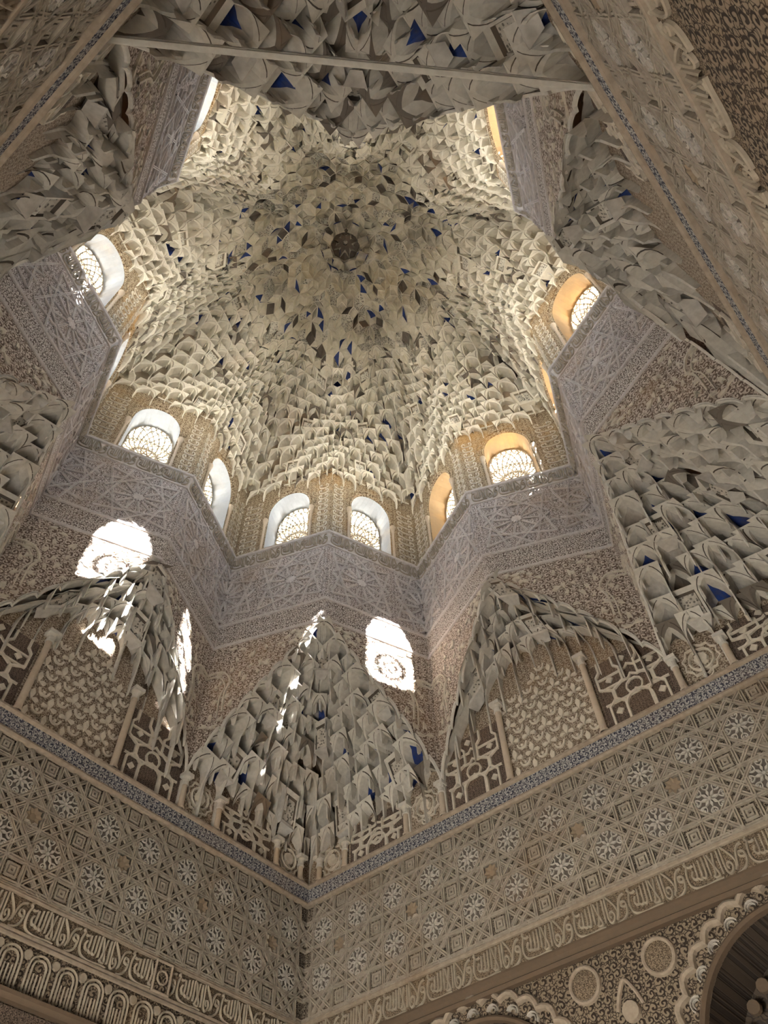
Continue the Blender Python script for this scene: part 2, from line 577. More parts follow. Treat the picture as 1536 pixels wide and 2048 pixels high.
def wall_backing(arches, opening):
    """the flat wall itself with its layers of ground; inside face at y = 0"""
    mb = MB()
    X = A + .02
    zt = ZB + 2.3
    mb.quad((-X, 0, ZB), (X, 0, ZB), (X, 0, zt), (-X, 0, zt), 1)
    mb.quad((-X, 0, FRZ0 - .03), (X, 0, FRZ0 - .03), (X, 0, ZB), (-X, 0, ZB), 0)
    mb.quad((-X, 0, INS0 - .01), (X, 0, INS0 - .01), (X, 0, FRZ0 - .03), (-X, 0, FRZ0 - .03), 2)
    zl = INS0 - .01
    if arches:
        cz, r = ZB - 2.45, .80
        for c in (-1.25, 1.25):
            n = 24
            for k in range(n):
                a0, a1 = PI - PI * k / n, PI - PI * (k + 1) / n
                p0 = (c + r * math.cos(a0), cz + r * math.sin(a0))
                p1 = (c + r * math.cos(a1), cz + r * math.sin(a1))
                mb.quad((p0[0], 0, p0[1]), (p1[0], 0, p1[1]), (p1[0], 0, zl), (p0[0], 0, zl), 3)
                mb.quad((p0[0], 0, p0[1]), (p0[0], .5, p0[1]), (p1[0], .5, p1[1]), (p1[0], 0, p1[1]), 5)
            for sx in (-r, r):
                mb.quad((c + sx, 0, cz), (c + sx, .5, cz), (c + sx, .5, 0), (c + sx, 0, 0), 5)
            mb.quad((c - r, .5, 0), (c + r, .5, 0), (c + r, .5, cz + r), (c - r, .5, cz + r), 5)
        for a, b in ((-X, -1.25 - r), (-1.25 + r, 1.25 - r), (1.25 + r, X)):
            mb.quad((a, 0, 0), (b, 0, 0), (b, 0, cz), (a, 0, cz), 4)
            mb.quad((a, 0, cz), (b, 0, cz), (b, 0, zl), (a, 0, zl), 3)
    else:
        zo = ZB - 2.3
        if opening:
            mb.quad((-X, 0, zo), (X, 0, zo), (X, 0, zl), (-X, 0, zl), 3)
            for a, b in ((-X, -.6), (.6, X)):
                mb.quad((a, 0, 0), (b, 0, 0), (b, 0, zo), (a, 0, zo), 4)
            mb.quad((-.6, 0, 1.8), (.6, 0, 1.8), (.6, 0, zo), (-.6, 0, zo), 4)
        else:
            mb.quad((-X, 0, zo), (X, 0, zo), (X, 0, zl), (-X, 0, zl), 3)
            mb.quad((-X, 0, 0), (X, 0, 0), (X, 0, zo), (-X, 0, zo), 4)
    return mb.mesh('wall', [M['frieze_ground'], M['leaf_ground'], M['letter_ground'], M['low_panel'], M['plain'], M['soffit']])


ME = {}
ME['strapwork'] = frieze_strapwork()
ME['rose'] = rosette_mesh(.128)
ME['star_boss'] = boss_mesh()
ME['phrase'] = phrase_mesh(.225, .018)
ME['band'] = MB()
ME['band'].quad((-A, -.03, ZB + .015), (A, -.03, ZB + .015), (A, -.045, ZB + .14), (-A, -.045, ZB + .14))
ME['band'] = ME['band'].mesh('painted_band', M['band'])
ME['band_low'] = moulding([(0, ZB - .035), (.035, ZB - .03), (.045, ZB - .01), (.035, ZB + .012), (.03, ZB + .016)], -A, A, 'lower_fillet', M['mould'])
ME['band_up'] = moulding([(.045, ZB + .138), (.06, ZB + .142), (.075, ZB + .155), (.075, ZB + .172), (0, ZB + .175)], -A, A, 'upper_ledge', M['mould'])
ME['f1'] = moulding([(0, FRZ0 - .03), (.022, FRZ0 - .028), (.026, FRZ0 - .018), (.012, FRZ0 - .012), (.024, FRZ0 - .006), (.024, FRZ0 + .002), (0, FRZ0 + .006)], -A, A, 'fillet', M['mould'])
ME['f2'] = moulding([(0, INS0 - .13), (.05, INS0 - .128), (.06, INS0 - .10), (.028, INS0 - .08), (.045, INS0 - .05), (.05, INS0 - .02), (.03, INS0 - .01), (.03, INS0 + .005), (0, INS0 + .008)], -A, A, 'brown_cornice', M['wood'])


def palmette_mesh(s):
    """three-lobed leaf with curled side lobes"""
    mb = MB()
    mb.plate([(x * s, z * s) for x, z in [(0, -.28), (.13, .02), (.17, .22), (0, .52), (-.17, .22), (-.13, .02)]], .018)
    for sg in (-1, 1):
        mb.plate([(x * s * sg, z * s) for x, z in ([(.05, -.12), (.20, -.02), (.40, -.02), (.46, -.16), (.36, -.27), (.22, -.22)][::sg])], .015)
    return mb.mesh('leaf', M['leafy'])


def crescent_mesh(s):
    mb = MB()
    mb.ribbon([(x * s, z * s) for x, z in spline([(-.42, .18), (-.28, -.16), (0, -.28), (.28, -.16), (.42, .18)], 3)], s * .17, .013, PROF_FLAT)
    mb.plate(circle(0, -.02 * s, .13 * s, 8), .013)
    return mb.mesh('crescent_leaf', M['leafy'])


ME['leaf'] = palmette_mesh(.175)
ME['crescent'] = crescent_mesh(.125)


def kufic_panel(x0, x1, z0, z1):
    """tall interlaced lettering: stems with stepped knots and a small lobed niche below"""
    mb = MB()
    w, h = x1 - x0, z1 - z0
    wd = .026
    for fx, flip in ((.10, 1), (.32, -1), (.66, 1), (.88, -1)):
        x = x0 + fx * w
        k = .07 * flip * min(1.0, w / .7)
        pts = [(x, z0), (x, z0 + .30 * h), (x + k, z0 + .38 * h), (x + k, z0 + .52 * h), (x - k * .6, z0 + .60 * h), (x - k * .6, z0 + .80 * h), (x, z0 + .86 * h), (x, z1)]
        mb.ribbon(pts, wd, .024, PROF_FLAT)
    for fz in (.34, .58, .74):
        z = z0 + fz * h
        mb.ribbon([(x0 + .05 * w, z), (x0 + (.455 * w), z), (x0 + .5 * w, z + .05 * h), (x0 + .58 * w, z), (x0 + .95 * w, z)], wd * .85, .02, PROF_FLAT)
    cx = x0 + .5 * w
    r = min(.13, .2 * w)
    arch = [(cx - r, z0)] + [(cx + r * math.cos(PI - PI * k / 10), z0 + .2 * h + r * math.sin(PI - PI * k / 10)) for k in range(11)] + [(cx + r, z0)]
    mb.ribbon(arch, wd, .026, PROF_FLAT)
    mb.ribbon(circle(cx, z0 + .44 * h, r * .62, 10), wd * .8, .024, PROF_FLAT, closed=True)
    for fx, fz in ((.2, .2), (.8, .2), (.2, .68), (.8, .68), (.45, .9)):
        px, pz = x0 + fx * w, z0 + fz * h
        mb.plate([(px - .04, pz), (px, pz + .045), (px + .045, pz + .01), (px + .01, pz - .035)], .018)
    return mb.mesh('knotted_lettering', M['leafy'])


def medal_panel(x0, x1, z0, z1):
    mb = MB()
    cx, h = (x0 + x1) / 2, z1 - z0
    r = min(.11, .32 * (x1 - x0))
    mb.ribbon(circle(cx, z0 + .58 * h, r, 12), .024, .03, PROF_ROUND, closed=True)
    mb.ribbon([(cx + (r * (1.0 + .22 * (k % 2)) + .035) * math.cos(2 * PI * k / 20), z0 + .58 * h + (r * (1.0 + .22 * (k % 2)) + .035) * math.sin(2 * PI * k / 20)) for k in range(20)], .016, .02, PROF_FLAT, closed=True)
    mb.plate(circle(cx, z0 + .58 * h, r * .62, 8), .03)
    mb.ribbon(circle(cx, z0 + .2 * h, r * .45, 10), .016, .02, PROF_FLAT, closed=True)
    mb.ribbon([(cx, z0 + .28 * h), (cx, z0 + .38 * h)], .02, .02, PROF_FLAT)
    return mb.mesh('ringed_medallion', M['leafy'])


COLS = [(-2.58, .49), (-1.76, .53), (-1.30, .56), (-.505, 1.12), (.505, 1.12), (1.30, .56), (1.76, .53), (2.58, .49), (2.94, .45), (-2.94, .45)]
ME['panels'] = {}
for i, (a, b, zt) in enumerate(((.55, 1.26, .95), (1.8, 2.54, .62))):
    for sg in (1, -1):
        xa, xb = (a, b) if sg > 0 else (-b, -a)
        mb = MB()
        mb.quad((xa, -.004, ZB + .17), (xb, -.004, ZB + .17), (xb, -.004, ZB + zt), (xa, -.004, ZB + zt))
        ME['panels'][('g', i, sg)] = mb.mesh('dark_field', M['dark_ground'])
        ME['panels'][('k', i, sg)] = kufic_panel(xa, xb, ZB + .18, ZB + zt)
for i, (a, b, zt) in enumerate(((1.34, 1.72, .6), (2.62, 2.95, .5))):
    for sg in (1, -1):
        xa, xb = (a, b) if sg > 0 else (-b, -a)
        ME['panels'][('m', i, sg)] = medal_panel(xa, xb, ZB + .18, ZB + zt)


def scallop_ring(cx, cz, r, n, depth, wd, lobes=True):
    mb = MB()
    pts = []
    for k in range(n * 5 + 1):
        a = PI - PI * k / (n * 5)
        rr = r + (.045 * abs(math.sin(PI * k / 5)) if lobes else 0)
        pts.append((cx + rr * math.cos(a), cz + rr * math.sin(a)))
    mb.ribbon(pts, wd, depth, PROF_ROUND)
    return mb


def disc_relief(r):
    mb = MB()
    mb.ribbon(circle(0, 0, r, 20), .035, .03, PROF_ROUND, closed=True)
    vs = [(0, -.03, 0)]
    for rr, y in ((r * .5, -.024), (r * .95, -.006)):
        vs += [(x, y, z) for x, z in circle(0, 0, rr, 16)]
    fs = [(0, 1 + k, 1 + (k + 1) % 16) for k in range(16)] + [(1 + k, 17 + k, 17 + (k + 1) % 16, 1 + (k + 1) % 16) for k in range(16)]
    mb.add(vs, fs, 1)
    return mb.mesh('round_boss', [M['mould'], M['letter_ground']])


ME['disc'] = disc_relief(.115)
WALLS = [(135, 'wall_left', 'left wall of the hall, carved star frieze over lettered band and lower panel', False, False),
         (45, 'wall_right', 'right wall of the hall, carved star frieze over two scalloped arches', True, False),
         (-45, 'wall_near_right', 'near right wall running out of the frame at top right', False, False),
         (225, 'wall_near_left', 'near left wall running out of the frame at top left', False, True)]
ORD = ['first', 'second', 'third', 'fourth', 'fifth', 'sixth', 'seventh', 'eighth', 'ninth', 'tenth']


def colonnette(x, ztop, label, group, wall_rz, wall_loc, cap_only=False):
    r = .030 if ztop < .9 else .034
    h = ztop - .175
    root = obj('colonnette', None, label=label, category='column', group=group)
    c, s_ = math.cos(wall_rz), math.sin(wall_rz)
    lx, ly = x, -.045
    root.location = (wall_loc[0] + c * lx - s_ * ly, wall_loc[1] + s_ * lx + c * ly, ZB + .174)
    root.rotation_euler = (0, 0, wall_rz)
    mb = MB(); mb.lathe([(r, .04), (r * .96, h * .5), (r * .93, h - .12)], 12)
    obj('shaft', mb.mesh('shaft', M['column'], True), root)
    mb = MB(); mb.lathe([(r * 1.35, 0), (r * 1.4, .02), (r * 1.1, .028), (r, .042)], 12)
    obj('base', mb.mesh('base', M['column']), root)
    mb = MB(); mb.lathe([(r * .95, h - .125), (r * 1.25, h - .12), (r * 1.25, h - .108), (r * 1.02, h - .10), (r * 1.1, h - .06), (r * 1.5, h - .04)], 12)
    q = r * 1.75
    mb.box(-q, q, -q, q, h - .04, h, 0)
    obj('capital', mb.mesh('capital', M['qrim']), root)
    return root


for ang, nm, lab, arches, opening in WALLS:
    th = math.radians(ang)
    loc = (A * math.cos(th), A * math.sin(th), 0)
    rz = math.radians(ang - 90)
    w = obj(nm, wall_backing(arches, opening), None, loc, rz, kind='structure', label=lab, category='wall')
    obj('strapwork', ME['strapwork'], w, kind='stuff')
    for k in range(-7, 7):
        for zc in (-.55 + P_ / 2, -.55 - P_ / 2):
            obj('medallion', ME['rose'], w, ((k + .5) * P_, -.004, ZB + zc))
    for k in range(-3, 4):
        obj('star_boss', ME['star_boss'], w, (.885 * k, -.002, ZB - .55))
    x = -A + .02
    while x < A - .3:
        obj('inscription_phrase', ME['phrase'], w, (x, -.002, INS0 + .005))
        x += .478
    for k_, n_ in (('band', 'painted_band'), ('band_low', 'lower_fillet'), ('band_up', 'upper_ledge'), ('f1', 'fillet'), ('f2', 'cornice_moulding')):
        if k_ != 'f2' or ang == 45:
            obj(n_, ME[k_], w)
    for key, me in ME['panels'].items():
        obj({'g': 'dark_field', 'k': 'knotted_lettering', 'm': 'ringed_medallion'}[key[0]], me, w)
    if ang in (135, 45):
        # leaf panel between the tall colonnettes
        row = 0
        z = .23
        while z < 1.36:
            n = 5
            for k in range(n):
                x = -.43 + .86 * (k + (.5 if row % 2 else 0)) / (n - .5)
                zt = 1.02 + .36 * (1 - abs(x) / .5)
                if z < zt:
                    obj('leaf' if row % 2 == 0 else 'crescent_leaf', ME['leaf'] if row % 2 == 0 else ME['crescent'], w, (x, -.001, ZB + z))
            row += 1
            z += .098
        side = 'left' if ang == 135 else 'right'
        order = sorted(COLS, key=lambda c: -c[0] if ang == 135 else c[0])
        for i, (x, zt) in enumerate(order):
            tall = 'tall' if zt > .9 else 'short'
            lab = '%s slender colonnette counted from the far corner along the %s wall, %s shaft' % (ORD[i], side, tall)
            colonnette(x, zt, lab, 'colonnettes on the %s wall' % side, rz, loc)
    if arches:
        cz = ZB - 2.45
        for c in (-1.25, 1.25):
            obj('scalloped_arch_border', scallop_ring(c, cz, .955, 17, .045, .05).mesh('scalloped_arch_border', M['mould']), w)
            obj('arch_moulding', scallop_ring(c, cz, .825, 17, .06, .05, False).mesh('arch_moulding', M['wood']), w)
            mb = MB()
            for k in range(15):
                a = PI * (k + .5) / 15
                for rr in (.05, .03):
                    ctr = (c + .875 * math.cos(a), cz + .875 * math.sin(a))
                    pts = [(ctr[0] + rr * math.cos(a - PI / 2 + PI * j / 6), ctr[1] + rr * math.sin(a - PI / 2 + PI * j / 6)) for j in range(7)]
                    mb.ribbon(pts, .013, .022, PROF_ROUND)
            obj('shell_border', mb.mesh('shell_border', M['rose']), w)
            mb = MB()
            for k in range(15):
                a = PI * (k + .5) / 15
                mb.v  # petals round the soffit
                ctr = (c + .72 * math.cos(a), cz + .72 * math.sin(a))
                mb.plate(circle(ctr[0], ctr[1], .05, 10), .03, y0=.42)
            obj('soffit_petals', mb.mesh('soffit_petals', M['wood']), w)
        for c, z in ((.338, -1.66), (-.261, -1.66)):
            obj('round_boss', ME['disc'], w, (c, -.004, ZB + z))
        mb = MB()
        mb.ribbon(spline([(-.10, .02), (-.06, .12), (0, .2), (.06, .12), (.10, .02)], 4), .03, .025, PROF_ROUND)
        mb.plate(circle(0, 0, .07, 12), .03)
        obj('shell_boss', mb.mesh('shell_boss', M['mould']), w, (.037, -.004, ZB - 1.92))
    elif ang == 135:
        mb = MB()
        for k in range(-13, 14):
            cx = k * .235
            for r_, z_ in ((.085, -1.53), (.055, -1.53)):
                pts = [(cx - r_, ZB - 1.72)] + [(cx + r_ * math.cos(PI - PI * j / 8), ZB + z_ + r_ * math.sin(PI - PI * j / 8)) for j in range(9)] + [(cx + r_, ZB - 1.72)]
                mb.ribbon(pts, .016, .018, PROF_ROUND)
            for dx in (-.03, 0, .03):
                mb.ribbon([(cx + dx, ZB - 1.7), (cx + dx, ZB - 1.57)], .012, .015, PROF_ROUND)
            mb.plate(circle(cx + .1175, ZB - 1.47, .035, 8), .016)
        for cx in (-1.0, 1.5):
            sq = MB()
            sq.box(cx - .085, cx + .085, -.03, 0, INS0 - .0, INS1 + .005)
            fr = obj('square_panel', sq.mesh('square_panel', M['low_panel']), w)
            sq = MB()
            sq.ribbon([(cx - .08, INS0 + .005), (cx + .08, INS0 + .005), (cx + .08, INS1), (cx - .08, INS1)], .02, .015, PROF_ROUND, closed=True, y0=-.03)
            sq.ribbon(circle(cx, (INS0 + INS1) / 2, .05, 10), .016, .012, PROF_ROUND, closed=True, y0=-.03)
            obj('panel_frame', sq.mesh('panel_frame', M['mould']), fr)
        for x_ in (INS0 - .005, ZB - 1.40):
            obj('fillet', moulding([(0, x_ - .012), (.02, x_ - .01), (.02, x_ + .01), (0, x_ + .012)], -A, A, 'fillet', M['mould']), w)
        obj('arcade_relief', mb.mesh('arcade_relief', M['letters']), w)
        obj('lower_ledge', moulding([(0, ZB - 1.80), (.02, ZB - 1.80), (.02, ZB - 1.78), (.06, ZB - 1.76), (.065, ZB - 1.735), (0, ZB - 1.72)], -A, A, 'lower_ledge', M['wood']), w)
        obj('lower_painted_band', moulding([(.004, ZB - 1.93), (.012, ZB - 1.81)], -A, A, 'lower_painted_band', M['dark_ground']), w)
        obj('lower_cornice', moulding([(0, ZB - 2.02), (.05, ZB - 2.0), (.055, ZB - 1.96), (.012, ZB - 1.935)], -A, A, 'lower_cornice', M['wood']), w)
mb = MB()
mb.box(-4.6, 4.6, -4.6, 4.6, -.1, 0)
obj('floor', mb.mesh('floor', M['floor']), None, (0, 0, 0), PI / 4, kind='structure', label='pale floor of the square hall', category='floor')

# ---------------------------------------------------------------- drum faces, cornice and windows
def face_frame(k, s):
    """left end, rotation of the face beside fold k on side s (+1 right of it as seen from inside)"""
    a = math.radians(k * 45)
    R = (RI * math.cos(a), RI * math.sin(a))
    T = (RO * math.cos(a - s * PI / 8), RO * math.sin(a - s * PI / 8))
    l, r = (R, T) if s > 0 else (T, R)
    return l, math.atan2(r[1] - l[1], r[0] - l[0])


WU0, WU1, WSILL, WSPR, WTOP = .325, .955, 4.10 + ZB, 4.86 + ZB, 5.32 + ZB


def arch_pts(u0, u1, zs, zp, zt, n=14, grow=0.0):
    cx, hw = (u0 + u1) / 2, (u1 - u0) / 2 + grow
    pts = [(cx - hw, zs)]
    for i in range(n + 1):
        a = PI - PI * i / n
        pts.append((cx + hw * math.cos(a), zp + (zt - zp + grow) * math.sin(a) ** .9))
    pts.append((cx + hw, zs))
    return pts


def mirror(pts, s):
    return pts if s > 0 else [(L - p[0], p[1]) for p in pts][::-1]


def drum_mesh(s):
    mb = MB()
    n = 36
    # lower edge with hanging scallops
    low = []
    nl = 9
    for i in range(n + 1):
        u = L * i / n
        f = (i * nl / n) % 1.0
        base = face_z(1 - u / L)
        low.append((u, base + .075 * math.sqrt(max(0, 1 - (2 * f - 1) ** 2)) - .02))
    def strip(za, zb, mi):
        mb.quad((0, 0, za), (L, 0, za), (L, 0, zb), (0, 0, zb), mi)
    for i in range(n):
        a, b = low[i], low[i + 1]
        if s < 0: a, b = (L - b[0], b[1]), (L - a[0], a[1])
        mb.quad((a[0], 0, a[1]), (b[0], 0, b[1]), (b[0], 0, Z_S2), (a[0], 0, Z_S2), 0)
    strip(Z_S2, Z_S, 1)
    strip(Z_S, Z_C0, 2)
    strip(Z_C0, Z_C1, 4)
    # window storey with the arched hole
    u0, u1 = (WU0, WU1) if s > 0 else (L - WU1, L - WU0)
    zt = Z_V + .35
    mb.quad((0, 0, Z_C1), (u0, 0, Z_C1), (u0, 0, zt), (0, 0, zt), 3)
    mb.quad((u1, 0, Z_C1), (L, 0, Z_C1), (L, 0, zt), (u1, 0, zt), 3)
    mb.quad((u0, 0, Z_C1), (u1, 0, Z_C1), (u1, 0, WSILL), (u0, 0, WSILL), 5)
    ap = arch_pts(u0, u1, WSILL, WSPR, WTOP)
    for p, q in zip(ap[1:-2], ap[2:-1]):
        mb.quad((p[0], 0, p[1]), (q[0], 0, q[1]), (q[0], 0, zt), (p[0], 0, zt), 3)
    # plain wall hidden behind the vault, added to keep outside light out
    mb.quad((0, 0, zt), (L, 0, zt), (L, 0, ZB + 9.6), (0, 0, ZB + 9.6), 5)
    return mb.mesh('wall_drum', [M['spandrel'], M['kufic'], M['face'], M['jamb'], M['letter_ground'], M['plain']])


def face_straps(s):
    mb = MB()
    x0, x1, z0, z1 = 0.0, L, Z_S + .03, Z_C0 - .03
    segs = []
    cs = [(.48, ZB + 3.20), (.48 - .92, ZB + 3.20), (.48 + .92, ZB + 3.20)]
    for cx, cz in cs:
        R = .58
        for k in range(12):
            a, b = 2 * PI * k / 12 + PI / 12, 2 * PI * (k + 4) / 12 + PI / 12
            segs.append((cx + R * math.cos(a), cz + R * math.sin(a), cx + R * math.cos(b), cz + R * math.sin(b)))
            segs.append((cx + .085 * math.cos(a), cz + .085 * math.sin(a), cx + .30 * math.cos(a), cz + .30 * math.sin(a)))
    for k, (ax, az, bx, bz) in enumerate(segs):
        dx, dz = bx - ax, bz - az
        ln = math.hypot(dx, dz)
        r = clip_line(ax, az, dx / ln, dz / ln, x0, x1, z0, z1)
        if not r: continue
        t0, t1 = max(0, r[0]), min(ln, r[1])
        if t1 - t0 < .03: continue
        mx = .46 * 1.0
        pts = []
        for i in range(9):
            t = t0 + (t1 - t0) * i / 8
            x, z = ax + dx / ln * t, az + dz / ln * t
            # each star only rules its own half of the field
            own = min(range(3), key=lambda q: abs(x - cs[q][0]))
            if own == k // 24: pts.append((x, z))
        if len(pts) < 2: continue
        mb.ribbon(mirror(pts, s), .025, .018, y0=0.0)
    return mb.mesh('star_strapwork', M['face_strap'])


def face_star(r=.085):
    mb = MB()
    o, i = star_poly(r, r * .72, 12), star_poly(r * .35, r * .3, 12)
    n = 24
    vs = [(x, 0, z) for x, z in o] + [(x, -.016, z) for x, z in [(p[0] * .9, p[1] * .9) for p in o]] + [(x, -.024, z) for x, z in i]
    fs = [(k, (k + 1) % n, n + (k + 1) % n, n + k) for k in range(n)] + [(n + k, n + (k + 1) % n, 2 * n + (k + 1) % n, 2 * n + k) for k in range(n)] + [tuple(range(2 * n, 3 * n))]
    mb.add(vs, fs)
    return mb.mesh('star_boss', M['face_strap'])


def lattice_mesh():
    """pierced plaster screen: a rosette of staggered cells inside the arch"""
    mb = MB()
    hw, h = (WU1 - WU0) / 2, WTOP - WSILL
    sp = WSPR - WSILL
    def inside(x, z):
        if z < 0 or abs(x) > hw: return False
        if z <= sp: return True
        return (x / hw) ** 2 + ((z - sp) / (h - sp)) ** 2 < 1
    wd, th = .0085, .015
    def bar(p, q):
        if not inside(*p) and not inside(*q): return
        dx, dz = q[0] - p[0], q[1] - p[1]
        l = math.hypot(dx, dz)
        if l < 1e-6: return
        nx, nz = -dz / l * wd, dx / l * wd
        vs = []
        for y in (-th, th):
            vs += [(p[0] + nx, y, p[1] + nz), (p[0] - nx, y, p[1] - nz), (q[0] - nx, y, q[1] - nz), (q[0] + nx, y, q[1] + nz)]
        mb.add(vs, [(0, 1, 2, 3), (7, 6, 5, 4), (0, 3, 7, 4), (1, 5, 6, 2)])
    cx, cz = 0.0, .42
    P = lambda r, a: (cx + r * math.cos(a), cz + r * math.sin(a))
    r, i = .05, 0
    while r < 1.05:
        n = 12 if r < .11 else (24 if r < .30 else (40 if r < .62 else 60))
        st = 2 * PI * r / n * 1.25
        off = .5 * (i % 2)
        for k in range(n):
            a0 = 2 * PI * (k + off) / n
            a1, am = 2 * PI * (k + off + 1) / n, 2 * PI * (k + off + .5) / n
            bar(P(r, a0), P(r + st, am))
            bar(P(r + st, am), P(r, a1))
            if i % 3 == 0: bar(P(r, a0), P(r, a1))
        r += st
        i += 1
    for k in range(12):
        a0, a1 = 2 * PI * k / 12, 2 * PI * (k + 1) / 12
        bar((cx + .045 * math.cos(a0), cz + .045 * math.sin(a0)), (cx + .045 * math.cos(a1), cz + .045 * math.sin(a1)))
    o = arch_pts(-hw, hw, 0, sp, h)
    for p, q in zip(o, o[1:] + o[:1]):
        for y in (-th,):
            d = .022
            pi_ = (p[0] * (1 - d / hw), max(.012, p[1] - (d if p[1] > sp else 0)))
            qi = (q[0] * (1 - d / hw), max(.012, q[1] - (d if q[1] > sp else 0)))
            mb.quad((p[0], y, p[1]), (q[0], y, q[1]), (qi[0], y, qi[1]), (pi_[0], y, pi_[1]))
    return mb.mesh('lattice_screen', M['lattice'])


def reveal_mesh(mat, s):
    mb = MB()
    u0, u1 = (WU0, WU1) if s > 0 else (L - WU1, L - WU0)
    ap = arch_pts(u0, u1, WSILL, WSPR, WTOP)
    d = .33
    for p, q in zip(ap, ap[1:] + ap[:1]):
        mb.quad((p[0], 0, p[1]), (q[0], 0, q[1]), (q[0], d, q[1]), (p[0], d, p[1]))
    return mb.mesh('reveal', mat)


def window_trim(s):
    """lobed arch fillet over the opening"""
    mb = MB()
    u0, u1 = (WU0, WU1) if s > 0 else (L - WU1, L - WU0)
    for g, wd in ((.022, .026), (.075, .02)):
        pts = []
        ap = arch_pts(u0, u1, WSPR - .02, WSPR, WTOP, 40, g)[1:-1]
        for i, p in enumerate(ap):
            k = 1 + (.05 * abs(math.sin(PI * i / 5)) if g > .05 else 0)
            pts.append(((p[0] - (u0 + u1) / 2) * k + (u0 + u1) / 2, WSPR + (p[1] - WSPR) * k))
        mb.ribbon(pts, wd, .02, PROF_ROUND)
    return mb.mesh('lobed_arch_trim', M['jamb'])


def scallop_trim(s):
    mb = MB()
    nl = 9
    for off, wd in ((.0, .022), (.032, .014)):
        pts = []
        for i in range(nl * 7 + 1):
            u = L * i / (nl * 7)
            f = (i / 7) % 1.0
            pts.append((u, face_z(1 - u / L) + .075 * math.sqrt(max(0, 1 - (2 * f - 1) ** 2)) - .015 + off))
        mb.ribbon(mirror(pts, s), wd, .022, PROF_ROUND)
    return mb.mesh('scalloped_edge', M['qrim'])


def leaf_relief(s):
    """large leaves and a niche-shaped cartouche on the field above the arch"""
    mb = MB()
    rnd = random.Random(5)
    for k in range(44):
        u = rnd.uniform(.12, L - .1)
        zlo = face_z(1 - u / L) + .17
        if zlo > Z_S2 - .1: continue
        z = rnd.uniform(zlo, Z_S2 - .07)
        a = rnd.uniform(0, 2 * PI)
        c, s_ = math.cos(a), math.sin(a)
        q = rnd.uniform(.7, 1.15)
        pet = [(-.05, -.006), (-.01, .02), (.05, .024), (.03, .004), (.055, -.02), (0, -.02)]
        mb.plate([(u + q * (x * c - y * s_), z + q * (x * s_ + y * c)) for x, y in pet], .014)
    for uc, zc in ((L - .17, ZB + 1.62),):
        out = spline([(uc - .11, zc - .38), (uc - .10, zc - .1), (uc - .14, zc + .06), (uc - .06, zc + .2), (uc + .05, zc + .24), (uc + .16, zc + .22)], 5)
        mb.ribbon(out, .022, .02, PROF_FLAT)
        mb.ribbon([(x + .05, z - .06) for x, z in out], .014, .016, PROF_FLAT)
    mb.v = mb.v if s > 0 else [(L - x, y, z) for x, y, z in mb.v]
    if s < 0: mb.f = [f[::-1] for f in mb.f]
    return mb.mesh('leaf_relief', M['leafy'])


def pier_relief(s):
    mb = MB()
    for ua, ub in ((.03, .2), (1.06, L - .02)):
        w = ub - ua
        for k in range(9):
            z = Z_C1 + .1 + k * .14
            for sg in (-1, 1):
                pts = spline([(ua + w * .5, z), (ua + w * (.5 + sg * .32), z + .02), (ua + w * (.5 + sg * .4), z + .08), (ua + w * (.5 + sg * .2), z + .1), (ua + w * (.5 + sg * .22), z + .05)], 3)
                mb.ribbon(pts, .014, .012, PROF_FLAT)
    mb.v = mb.v if s > 0 else [(L - x, y, z) for x, y, z in mb.v]
    return mb.mesh('carved_scrolls', M['leafy'])


def mitred(prof, k, mat, name, loc, rz):
    """moulding between star corners k and k+1 (counter-clockwise from the far fold), in the local frame of that face"""
    mb = MB()
    vs = []
    c, s_ = math.cos(-rz), math.sin(-rz)
    for end in (k, k + 1):
        for d, z in prof:
            p = star(d)[end % 16]
            x, y = p[0] - loc[0], p[1] - loc[1]
            vs.append((x * c - y * s_, x * s_ + y * c, z))
    n = len(prof)
    mb.add(vs, [(i, i + 1, n + i + 1, n + i) for i in range(n - 1)])
    return mb.mesh(name, mat)


CORN = [(0, Z_C0 - .012), (.018, Z_C0 - .008), (.018, Z_C0 + .012), (.006, Z_C0 + .018), (.05, Z_C1 - .045), (.075, Z_C1 - .035), (.085, Z_C1 - .015), (.075, Z_C1), (0, Z_C1 + .03)]
FIL = lambda z: [(0, z - .02), (.016, z - .016), (.016, z - .004), (.008, z), (.016, z + .004), (.016, z + .016), (0, z + .02)]
MF = {s: dict(wall=drum_mesh(s), straps=face_straps(s), trim=scallop_trim(s), leaf=leaf_relief(s), pier=pier_relief(s), arch=window_trim(s),
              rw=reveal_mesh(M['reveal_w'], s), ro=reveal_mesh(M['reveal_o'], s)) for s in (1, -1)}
ME['phrase2'] = phrase_mesh(.165, .014, tilt=.30)
ME['fstar'] = face_star()
ME['lattice'] = lattice_mesh()
FOLD = {2: 'far corner', 1: 'middle of the right wall', 0: 'right corner', 7: 'middle of the near right wall', 6: 'near corner overhead',
        5: 'middle of the near left wall', 4: 'left corner', 3: 'middle of the left wall'}
cap = MB(); cap.lathe([(.022, 0), (.024, .02), (.02, .03), (.019, .62), (.028, .64), (.022, .66), (.04, .74), (.04, .78)], 10)
ME['win_col'] = cap.mesh('colonnette', M['column'], True)
n = 0
